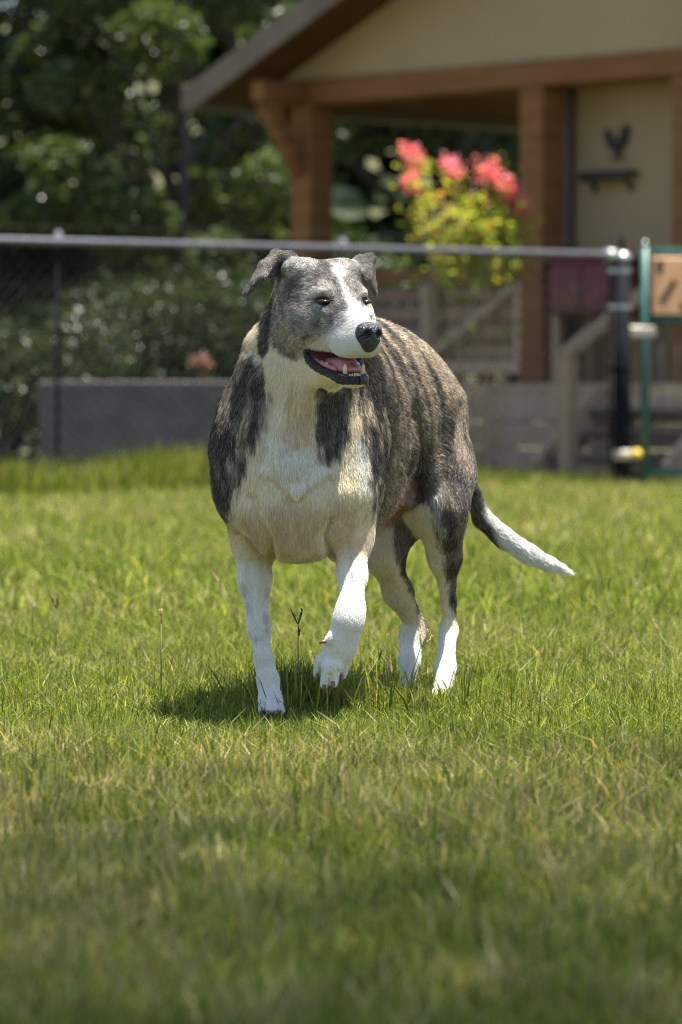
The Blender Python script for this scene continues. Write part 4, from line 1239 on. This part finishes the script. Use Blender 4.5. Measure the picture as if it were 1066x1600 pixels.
# --- mouth lining
inner = isg("jaw", "head") * sstep(-62, -50, hq[:, 0]) * (1 - sstep(66, 72, hq[:, 0]))
tn = dn @ HR_.T
jawtop = inner * isg("jaw") * sstep(0.35, 0.6, tn[:, 2]) * sstep(-98, -104, -(-hq[:, 2]) * 1.0 + 0)
pal = inner * isg("head") * sstep(-0.35, -0.6, tn[:, 2]) * (np.abs(hq[:, 1]) < 34) * (hq[:, 2] < -70)
cavd = cavity(dv)
mouth = sstep(0.0032, 0.0014, cavd) * isg('head', 'jaw', 'neck') * (hq[:, 0] < 66)
paint(mouth, (0.20, 0.06, 0.055), 1.0)
noh = np.clip(mouth + 0.85 * belly, 0, 1)
for e in (eyeL, eyeR):
    noh = np.maximum(noh, sstep(0.016, 0.011, np.linalg.norm(dv - e, axis=1)))
noseC = HP(106, 0, -54)
noh = np.maximum(noh, sstep(0.024, 0.018, np.linalg.norm(dv - noseC, axis=1)))

# skin mesh
dog = empty("dog", (0.0, 6.6, 0.0))
tag(dog, "brindle and white large dog walking on grass, front paw lifted, mouth open", "dog")
M["skin"] = mat_attr("dog_skin", rough=0.75, spec=0.2)
M["fur"] = mat_attr("dog_fur", rough=0.55, spec=0.3, attr="hair_color")
off_ = np.array((0.0, 6.6, 0.0))
body = link("body", np_mesh("body", dv - off_, dq.ravel(), np.full(len(dq), 4), col * 0.85), M["skin"], dog)

# ------------------------------------------------------------------ hair
def grow(nh, seed=5):
    rg = np.random.default_rng(seed)
    t_ = np.concatenate([dq[:, [0, 1, 2]], dq[:, [0, 2, 3]]])
    ar = np.linalg.norm(np.cross(dv[t_[:, 1]] - dv[t_[:, 0]], dv[t_[:, 2]] - dv[t_[:, 0]]), axis=1)
    dens = 1.0 - noh[t_].mean(1)
    dens = dens * np.where(isg("head", "ear", "fr", "fl", "jaw")[t_[:, 0]], 1.7, 1.0) * np.where(dn[t_[:, 0], 1] > 0.45, 0.45, 1.0)
    pr = ar * dens; pr /= pr.sum()
    k = rg.choice(len(t_), nh, p=pr)
    u = rg.uniform(0, 1, (nh, 2)); fl_ = u.sum(1) > 1; u[fl_] = 1 - u[fl_]
    w = np.stack([1 - u.sum(1), u[:, 0], u[:, 1]], -1)
    T = t_[k]
    mixv = lambda a: (a[T] * (w[:, :, None] if a.ndim > 1 else w)).sum(1)
    root = mixv(dv); nrm = mixv(dn); nrm /= np.linalg.norm(nrm, axis=1)[:, None]
    fl2 = mixv(flow); ln = mixv(furl); c = mixv(col)
    wav = np.stack([fbm(root, 45, 61), fbm(root, 45, 62), fbm(root, 45, 63)], -1) - 0.5
    fl2 = fl2 + wav * np.where(isg('tail')[T[:, 0]], 0.0, 0.55)[:, None]
    tan = fl2 - nrm * (fl2 * nrm).sum(1)[:, None]
    tan /= np.linalg.norm(tan, axis=1)[:, None] + 1e-9
    ln0 = ln; jit = rg.normal(size=(nh, 3)) * np.where(isg('tail')[T[:, 0]], 0.05, 0.10)[:, None]
    lift = np.where(ln < 0.0085, 0.10, 0.19)[:, None]
    d1 = tan + nrm * (lift * 1.7) + jit; d1 /= np.linalg.norm(d1, axis=1)[:, None]
    ln = ln * rg.uniform(0.6, 1.25, nh)
    d2 = tan + nrm * lift * 0.35 + jit; d2 /= np.linalg.norm(d2, axis=1)[:, None]
    p = np.empty((nh, 4, 3))
    p[:, 0] = root - nrm * 0.0008
    p[:, 1] = root + d1 * (ln * 0.33)[:, None]
    p[:, 2] = p[:, 1] + d2 * (ln * 0.33)[:, None]
    p[:, 3] = p[:, 2] + (d2 - nrm * 0.12) * (ln * 0.34)[:, None]
    lum_ = c.mean(1)
    sig = np.where(lum_ < 0.45, 0.40, 0.06)
    c = c * np.exp(rg.normal(size=nh) * sig)[:, None]
    lock = root - tan * ((root - root.mean(0)) * tan).sum(1)[:, None] * 0.72
    c = c * np.exp((noise3(lock, 300, 91) - 0.5) * np.where(lum_ < 0.45, 1.7, np.where(ln0 > 0.009, 0.5, 0.24)))[:, None]
    # pale guard hairs in the dark coat
    gh = (lum_ < 0.22) & (rg.uniform(0, 1, nh) < 0.10)
    c[gh] = c[gh] * 0.4 + np.array((0.44, 0.37, 0.29)) * 0.6
    tone = rg.normal(size=nh) * 0.05
    c = c * np.stack([1 + tone, np.ones(nh), 1 - tone], -1)
    c = np.clip(c, 0.006, 0.86)
    cc = np.ones((nh, 4, 4)); cc[:, :, :3] = c[:, None, :]
    cc[:, 3, :3] = np.clip(c * 1.12, 0, 0.88)
    rad = np.empty((nh, 4)); wd = rg.uniform(0.8, 1.2, nh) * np.where(ln < 0.008, 0.00019, 0.00027)
    rad[:] = wd[:, None] * np.array((1.0, 0.95, 0.7, 0.12))[None]
    cur = bpy.data.hair_curves.new("fur")
    cur.add_curves([4] * nh)
    cur.points.foreach_set("position", (p - off_).astype(np.float32).ravel())
    ra = cur.attributes.get("radius") or cur.attributes.new("radius", 'FLOAT', 'POINT')
    ra.data.foreach_set("value", rad.astype(np.float32).ravel())
    ca = cur.attributes.new("hair_color", 'FLOAT_COLOR', 'POINT')
    ca.data.foreach_set("color", cc.astype(np.float32).ravel())
    cur.materials.append(M["fur"])
    o = bpy.data.objects.new("fur", cur)
    COL.objects.link(o); o.parent = dog
    return o
fur = grow(430000)

# ------------------------------------------------------------------ eyes, nose, mouth
M["nose"] = mat_noise("nose_leather", (0.010, 0.010, 0.012), (0.028, 0.027, 0.030), scale=260, rough=0.38, bump=0.5, spec=0.6)
M["lip"] = mat_noise("black_lip", (0.008, 0.007, 0.008), (0.026, 0.021, 0.022), scale=260, rough=0.30, bump=0.8)
M["tongue"] = mat_noise("tongue", (0.42, 0.15, 0.16), (0.52, 0.21, 0.21), scale=180, rough=0.42, bump=0.3)
M["gum"] = mat_noise("gum", (0.42, 0.14, 0.12), (0.55, 0.22, 0.18), scale=90, rough=0.4)
M["tooth"] = mat_noise("tooth", (0.62, 0.52, 0.32), (0.74, 0.66, 0.46), scale=150, rough=0.3)
M["claw"] = mat_noise("claw", (0.09, 0.06, 0.045), (0.22, 0.15, 0.11), scale=90, rough=0.45)
me_, nte, be = new_mat("dog_eye")
be.inputs["Base Color"].default_value = (0.022, 0.013, 0.008, 1); be.inputs["Roughness"].default_value = 0.16
M["eye"] = me_
for e in (HP(15.2, -38.2, -0.5), HP(15.2, 38.2, -0.5)):
    bm = bmesh.new(); bmesh.ops.create_uvsphere(bm, u_segments=20, v_segments=14, radius=0.0092, matrix=Matrix.Translation(Vector(e - off_)) @ Matrix.Diagonal((1.25, 1, 0.47, 1)))
    bm_obj("eye", bm, M["eye"], dog, smooth=True)

def sdf_part(name, prims, lo, hi, h, mat, parent=dog, it=2):
    lo = np.array(lo) - 4 * h; hi = np.array(hi) + 4 * h
    n_ = np.ceil((hi - lo) / h).astype(int) + 1
    X, Y_, Z = np.meshgrid(*[lo[i] + np.arange(n_[i]) * h for i in range(3)], indexing='ij')
    pts = np.stack([X.ravel(), Y_.ravel(), Z.ravel()], -1)
    v_ = np.full(len(pts), 1.0)
    for p in prims:
        d = p.fn(pts)
        v_ = smin(v_, d, p.k) if p.op == "add" else -smin(-v_, d, p.k)
    v, q = surface_nets(v_.reshape(X.shape), *lo, h)
    v = relax(v, q, it)
    return link(name, np_mesh(name, v - off_, q.ravel(), np.full(len(q), 4)), mat, parent)
def collect(f):
    global PR
    keep_, PR = PR, []
    f(); out, PR = PR, keep_
    return out
def _nose():
    hell((104, 0, -55), (17, 22, 19), k=0.004)
    hell((101, 0, -46), (19, 20, 13), k=0.010)
    hell((104, 0, -72), (10, 11, 10), k=0.010)
    for s in (-1, 1):
        hell((119, s * 9.5, -52), (9, 5.0, 6.0), k=0.004, op="sub")
        hcone((116, s * 13, -56), 3.0, (106, s * 21, -59), 2.5, k=0.003, op="sub")
    hcone((124, 0, -58), 1.2, (118, 0, -84), 1.6, k=0.002, op="sub")
b8 = [HP(f, l, u) for f in (88, 126) for l in (-24, 24) for u in (-88, -30)]
sdf_part("nose", collect(_nose), np.min(b8, 0), np.max(b8, 0), 0.0014, M["nose"])
def _tongue():
    hell((-5, 0, -100), (50, 22, 9), k=0.01, tilt=None)
    hell((34, 0, -111), (26, 19, 7), k=0.016)
    hcone((-20, 0, -93), 1.5, (56, 0, -103), 1.5, k=0.006, op="sub")
b8 = [HP(f, l, u) for f in (-60, 64) for l in (-26, 26) for u in (-125, -85)]
sdf_part("tongue", collect(_tongue), np.min(b8, 0), np.max(b8, 0), 0.002, M["tongue"])
# lips: dark rolled edges of the lower jaw and of the upper lip corner
def lip(pts, rad):
    pp = [Vector(HP(*p) - off_) for p in pts]; fine, fr_ = [], []
    for i in range(len(pp) - 1):
        for j in range(4):
            t = j / 4.0
            a_ = pp[max(i - 1, 0)]; b_ = pp[i]; c_ = pp[i + 1]; d_ = pp[min(i + 2, len(pp) - 1)]
            fine.append(0.5 * ((2 * b_) + (c_ - a_) * t + (2 * a_ - 5 * b_ + 4 * c_ - d_) * t * t + (3 * b_ - a_ - 3 * c_ + d_) * t ** 3))
            fr_.append((rad[i] * (1 - t) + rad[i + 1] * t) * .001 * (1 + 0.10 * math.sin(i * 9.1 + j * 2.3)))
    fine.append(pp[-1]); fr_.append(rad[-1] * .001)
    bm = bmesh.new(); tube(bm, fine, fr_, n=10)
    return bm_obj("lip", bm, M["lip"], dog, smooth=True)
for s in (-1, 1):
    lip([(-14, s * 48, -81.5), (-23, s * 49, -82.5), (-25, s * 48.5, -88), (-19, s * 46, -98), (-5, s * 41, -107), (10, s * 35, -114), (28, s * 29, -120), (44, s * 24, -127), (55, s * 18, -129), (63, s * 9, -128.5), (66, 0, -128.5)], [2, 4, 5.5, 7, 7.5, 7, 6.5, 7, 7, 7, 7])
    # gum pads with cheek teeth along the lower jaw
    def _gum(): 
        hcone((-36, s * 40, -94), 5, (0, s * 31, -104), 5, k=0.004)
        hcone((0, s * 31, -104), 5, (30, s * 22, -111), 4.5, k=0.004)
    b8 = [HP(f, l, u) for f in (-42, 36) for l in (min(s * 18, s * 46), max(s * 18, s * 46)) for u in (-117, -88)]
    sdf_part("gum", collect(_gum), np.min(b8, 0), np.max(b8, 0), 0.0018, M["gum"])
def tooth(a, b_, r):
    bm = bmesh.new()
    a = Vector(HP(*a) - off_); b_ = Vector(HP(*b_) - off_)
    tube(bm, [a, a.lerp(b_, 0.5), a.lerp(b_, 0.85), b_], [r * .001, r * .0009, r * .0005, r * .00008], n=8)
    bm_obj("tooth", bm, M["tooth"], dog, smooth=True)
for s in (-1, 1):
    tooth((50, s * 15, -118), (53, s * 17, -101), 4.2)
    for j, f in enumerate((-26, -14, -2, 10)):
        tooth((f, s * (38 - j * 3.2), -100 - j * 2.5), (f, s * (38 - j * 3.2), -92 - j * 2.5), 3.6)
for l in (-9, -5.4, -1.8, 1.8, 5.4, 9):
    tooth((58 - abs(l) * 0.5, l, -122), (60 - abs(l) * 0.5, l, -115.5 - 0.2 * abs(l)), 1.9)
# claws
def claw(a, b_, r=3.0):
    bm = bmesh.new(); a = Vector(a - off_); b_ = Vector(b_ - off_); mid = a.lerp(b_, 0.55) + Vector((0, -0.0015, 0.0015))
    tube(bm, [a, mid, b_], [r * .001, r * .0008, r * .0002], n=8)
    bm_obj("claw", bm, M["claw"], dog, smooth=True)
for (x, y, x2, y2, Y_) in ((497, 1053, 493, 1066, 6.408), (507, 1070, 506, 1084, 6.384), (521, 1065, 520, 1078, 6.384), (535, 1054, 533, 1070, 6.402), (509, 1002, 499, 1006, 6.372)):
    claw(P(x, y, Y_), P(x2, y2, Y_), 3.6)
for (x0, y0, Yc) in ((424, 1113, 6.475), (690, 1098, 6.765), (634, 1086, 6.875)):
    for dx, dy in ((-15, .008), (-5, -.01), (6, -.01), (15, .008)):
        claw(P(x0 + dx, y0 - 1, Yc + dy), P(x0 + dx, y0 + 4, Yc + dy - 0.012), 3.0)
# ------------------------------------------------------------------ grass
def blades(name, x, y, hgt, wid, cols, rg, segs=2, lean=0.5, base_z=0.0):
    n = len(x)
    ang = rg.uniform(0, 2 * math.pi, n)
    face = rg.uniform(0, 2 * math.pi, n)
    ln = np.abs(rg.normal(0, lean, n)).clip(0, 1.4)
    dirx, diry = np.cos(ang) * ln, np.sin(ang) * ln
    sx, sy = np.cos(face) * wid * 0.5, np.sin(face) * wid * 0.5
    ts = np.linspace(0, 1, segs + 1)
    nvb = segs * 2 + 1
    v = np.empty((n, nvb, 3))
    for i, t in enumerate(ts):
        cx = x + dirx * hgt * (0.35 * t + 0.65 * t * t); cy = y + diry * hgt * (0.35 * t + 0.65 * t * t)
        cz = base_z + hgt * (t - 0.28 * np.minimum(ln, 1.2) * t * t)
        if i < segs:
            tw = 1.0 - 0.45 * t
            v[:, 2 * i] = np.stack([cx - sx * tw, cy - sy * tw, cz], -1); v[:, 2 * i + 1] = np.stack([cx + sx * tw, cy + sy * tw, cz], -1)
        else:
            v[:, 2 * i] = np.stack([cx, cy, cz], -1)
    fl = []; cnt = []
    for i in range(segs - 1):
        fl += [2 * i, 2 * i + 1, 2 * i + 3, 2 * i + 2]; cnt.append(4)
    fl += [2 * segs - 2, 2 * segs - 1, 2 * segs]; cnt.append(3)
    F = (np.array(fl)[None] + (np.arange(n) * nvb)[:, None]).ravel()
    C = np.tile(np.array(cnt), n)
    return np_mesh(name, v.reshape(-1, 3), F, C, np.repeat(cols, nvb, axis=0), smooth=False)

def grass_colors(x, y, rg, dry=0.2):
    n = len(x)
    p = np.stack([x, y, np.zeros(n)], -1)
    big = fbm(p, 1.6, 71); sm = fbm(p, 7.0, 72)
    t = rg.uniform(0, 1, n)
    dk = np.array((0.07, 0.118, 0.013)); mdc = np.array((0.178, 0.222, 0.033)); lt = np.array((0.36, 0.352, 0.084))
    c = np.where((t < 0.5)[:, None], dk + (mdc - dk) * (t / 0.5)[:, None], mdc + (lt - mdc) * ((t - 0.5) / 0.5)[:, None])
    pd = dry * sstep(0.35, 0.7, 0.55 * big + 0.45 * sm) * 1.9
    k = rg.uniform(0, 1, n) < pd
    straw = np.array((0.46, 0.37, 0.19)) * rg.uniform(0.55, 1.15, n)[:, None]
    c = np.where(k[:, None], straw, c)
    return c * rg.uniform(0.55, 1.3, n)[:, None]

def scatter(n, y0, y1, rg, margin, pw=1.0):
    """positions in the part of the yard in view and a margin either side"""
    out = []
    while sum(len(a) for a in out) < n:
        y = y0 + (y1 - y0) * rg.uniform(0, 1, n) ** pw
        hw = 533 / FOC * y + margin
        hwm = 533 / FOC * y1 + margin
        x = rg.uniform(-hwm, hwm, n)
        k = np.abs(x) < hw
        out.append(np.stack([x[k], y[k]], -1))
    o = np.concatenate(out)[:n]
    return o[:, 0], o[:, 1]

def lawn_patch(name, label, n, y0, y1, seed, hmean, wmean, segs, margin, dry, lean=0.45, pw=1.0):
    rg = np.random.default_rng(seed)
    x, y = scatter(n, y0, y1, rg, margin, pw)
    p = np.stack([x, y, np.zeros(n)], -1)
    clump = fbm(p, 9.0, 81, 2); med = fbm(p, 2.2, 82, 2)
    k = rg.uniform(0, 1, n) < 0.35 + 0.9 * clump
    x, y, clump, med = x[k], y[k], clump[k], med[k]
    n = len(x)
    h = hmean * (0.45 + 0.75 * clump + 0.45 * med) * rg.lognormal(0, 0.28, n)
    # the turf is thin and dry just in front of the planted paw
    h = h * (1 - 0.5 * np.exp(-((y - 6.38 + 0.5 * (med - 0.5)) / 0.16) ** 2 - ((x + 0.1) / 0.30) ** 2) - 0.22 * np.exp(-((y - 6.3) / 0.4) ** 2))
    w = wmean * rg.uniform(0.6, 1.3, n)
    o = link(name, blades(name, x, y, h, w, grass_colors(x, y, rg, dry), rg, segs, lean), M["grass"])
    tag(o, label, "grass", kind="stuff")
    return o
lawn_patch("lawn_grass", "short green and straw lawn grass around the dog's paws", 265000, 5.4, 9.0, 101, 0.036, 0.0028, 2, 0.45, 0.24, lean=0.75)
lawn_patch("near_grass", "blurred darker lawn grass in the foreground", 110000, 2.6, 5.5, 102, 0.036, 0.0034, 2, 0.40, 0.28, lean=0.6)
lawn_patch("far_grass", "bright yellow-green lawn grass behind the dog", 150000, 8.8, 19.5, 103, 0.055, 0.0058, 2, 0.9, 0.22, lean=0.7)
# uncut grass along the fence
def fence_grass():
    rg = np.random.default_rng(104)
    n = 26000
    s = rg.uniform(0.25, 6.6, n); off = rg.normal(-0.12, 0.25, n)
    x = FB[0] - fd[0] * s - fd[1] * off * -1.0
    y = FB[1] - fd[1] * s + off
    p = np.stack([x, y, np.zeros(n)], -1)
    h = (0.09 + 0.24 * fbm(p, 2.5, 91) * sstep(0.2, 2.5, s) ) * rg.uniform(0.5, 1.2, n)
    o = link("fence_grass", blades("fence_grass", x, y, h, rg.uniform(0.004, 0.009, n), grass_colors(x, y, rg, 0.12), rg, 3, 0.3), M["grass"])
    tag(o, "tall uncut grass along the foot of the fence", "grass", kind="stuff")
fence_grass()
# grass blades taller than the rest beside the paws
rg = np.random.default_rng(105)
n = 800
cx = np.concatenate([rg.normal(-0.085, 0.05, 400), rg.normal(0.05, 0.10, 200), rg.normal(-0.05, 0.05, 200)])
cy = np.concatenate([rg.normal(6.72, 0.06, 400), rg.normal(6.62, 0.10, 200), rg.normal(6.70, 0.08, 200)])
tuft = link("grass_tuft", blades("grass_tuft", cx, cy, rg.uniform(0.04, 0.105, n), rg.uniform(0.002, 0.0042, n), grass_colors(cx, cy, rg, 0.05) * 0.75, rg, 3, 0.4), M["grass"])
tag(tuft, "longer dark green grass tufts between the dog's paws", "grass", kind="stuff")

# ------------------------------------------------------------------ single seed stalks
M["stalk"] = mat_noise("grass_stalk", (0.10, 0.13, 0.035), (0.20, 0.20, 0.07), scale=30, rough=0.6)
M["seed_dark"] = mat_noise("dark_seed_head", (0.07, 0.06, 0.025), (0.15, 0.115, 0.055), scale=80, rough=0.7)
M["seed_straw"] = mat_noise("straw_seed_head", (0.38, 0.26, 0.10), (0.50, 0.36, 0.16), scale=80, rough=0.7)
def stalk(label, px, ytip, Y, heads, lean=0.0, seedm="seed_dark", sway=0.0):
    tip = P(px, ytip, Y); base = np.array((tip[0] - lean, Y, 0.0))
    r = empty("grass_stalk", tuple(base)); tag(r, label, "grass stalk", "seed stalks standing above the lawn")
    H = tip[2]
    bm = bmesh.new(); tube(bm, [(0, 0, -0.01), (lean * 0.3 + sway, 0, H * 0.5), (lean, 0, H * 0.93)], [0.0016, 0.0013, 0.0008], n=6); bm_obj("stem", bm, M["stalk"], r, smooth=True)
    for (dx, dz, ln) in heads:
        bm = bmesh.new()
        a = Vector((lean * 0.95, 0, H * 0.86)); b_ = Vector((lean + dx, 0, H * 0.86 + dz))
        tube(bm, [a, a.lerp(b_, 0.45), a.lerp(b_, 0.75), b_], [0.0006, 0.0017, 0.0015, 0.0004], n=7)
        rg = random.Random(px)
        for k in range(14):
            c = a.lerp(b_, 0.35 + 0.6 * rg.random()); d = Vector((rg.uniform(-1, 1), rg.uniform(-1, 1), 1.2)).normalized()
            tube(bm, [c, c + d * 0.003, c + d * 0.006], [0.0004, 0.0009, 0.0002], n=4)
        bm_obj("seed_head", bm, M[seedm], r, smooth=True)
    for k in range(2):
        bm = bmesh.new(); s = (-1) ** k
        tube(bm, [(0, 0, 0.0), (s * 0.012, 0.004, 0.03), (s * 0.035, 0.006, 0.055)], [0.0016, 0.0018, 0.0003], n=4); bm_obj("leaf", bm, M["stalk"], r)
stalk("forked dark seed stalk between the front paws", 466, 955, 6.66, [(-0.012, 0.026, 1), (0.008, 0.028, 1), (0.003, -0.02, 1)])
stalk("single upright seed stalk left of the planted paw", 252, 957, 6.75, [(0.0, 0.03, 1)], seedm="seed_straw")
stalk("straw seed head leaning in front of the hind paws", 660, 995, 6.62, [(0.012, 0.03, 1), (-0.004, 0.022, 1), (0.02, 0.018, 1)], lean=0.025, seedm="seed_straw")
stalk("thin dark blade stalk leaning right before the hind leg", 594, 1016, 6.60, [(0.004, 0.018, 1)], lean=0.04)
stalk("dark seed stalk standing alone right of the tail", 951, 915, 8.3, [(0.002, 0.04, 1)])
stalk("dark seed stalk nearest the right edge of the picture", 1004, 890, 8.8, [(0.012, 0.045, 1)], lean=0.03)
stalk("slanting straw stalk low at the right edge", 1030, 985, 7.6, [(-0.012, 0.03, 1)], lean=-0.03, seedm="seed_straw")
stalk("dark seed stalk under the white tail tip", 811, 888, 8.9, [(0.006, 0.035, 1)])
stalk("dark forked stalk at the far left of the lawn", 88, 938, 7.8, [(-0.014, 0.035, 1), (0.004, 0.03, 1)])
stalk("leaning stalk left of the dog's upper leg", 346, 905, 8.4, [(-0.02, 0.035, 1)], lean=-0.04, seedm="seed_straw")
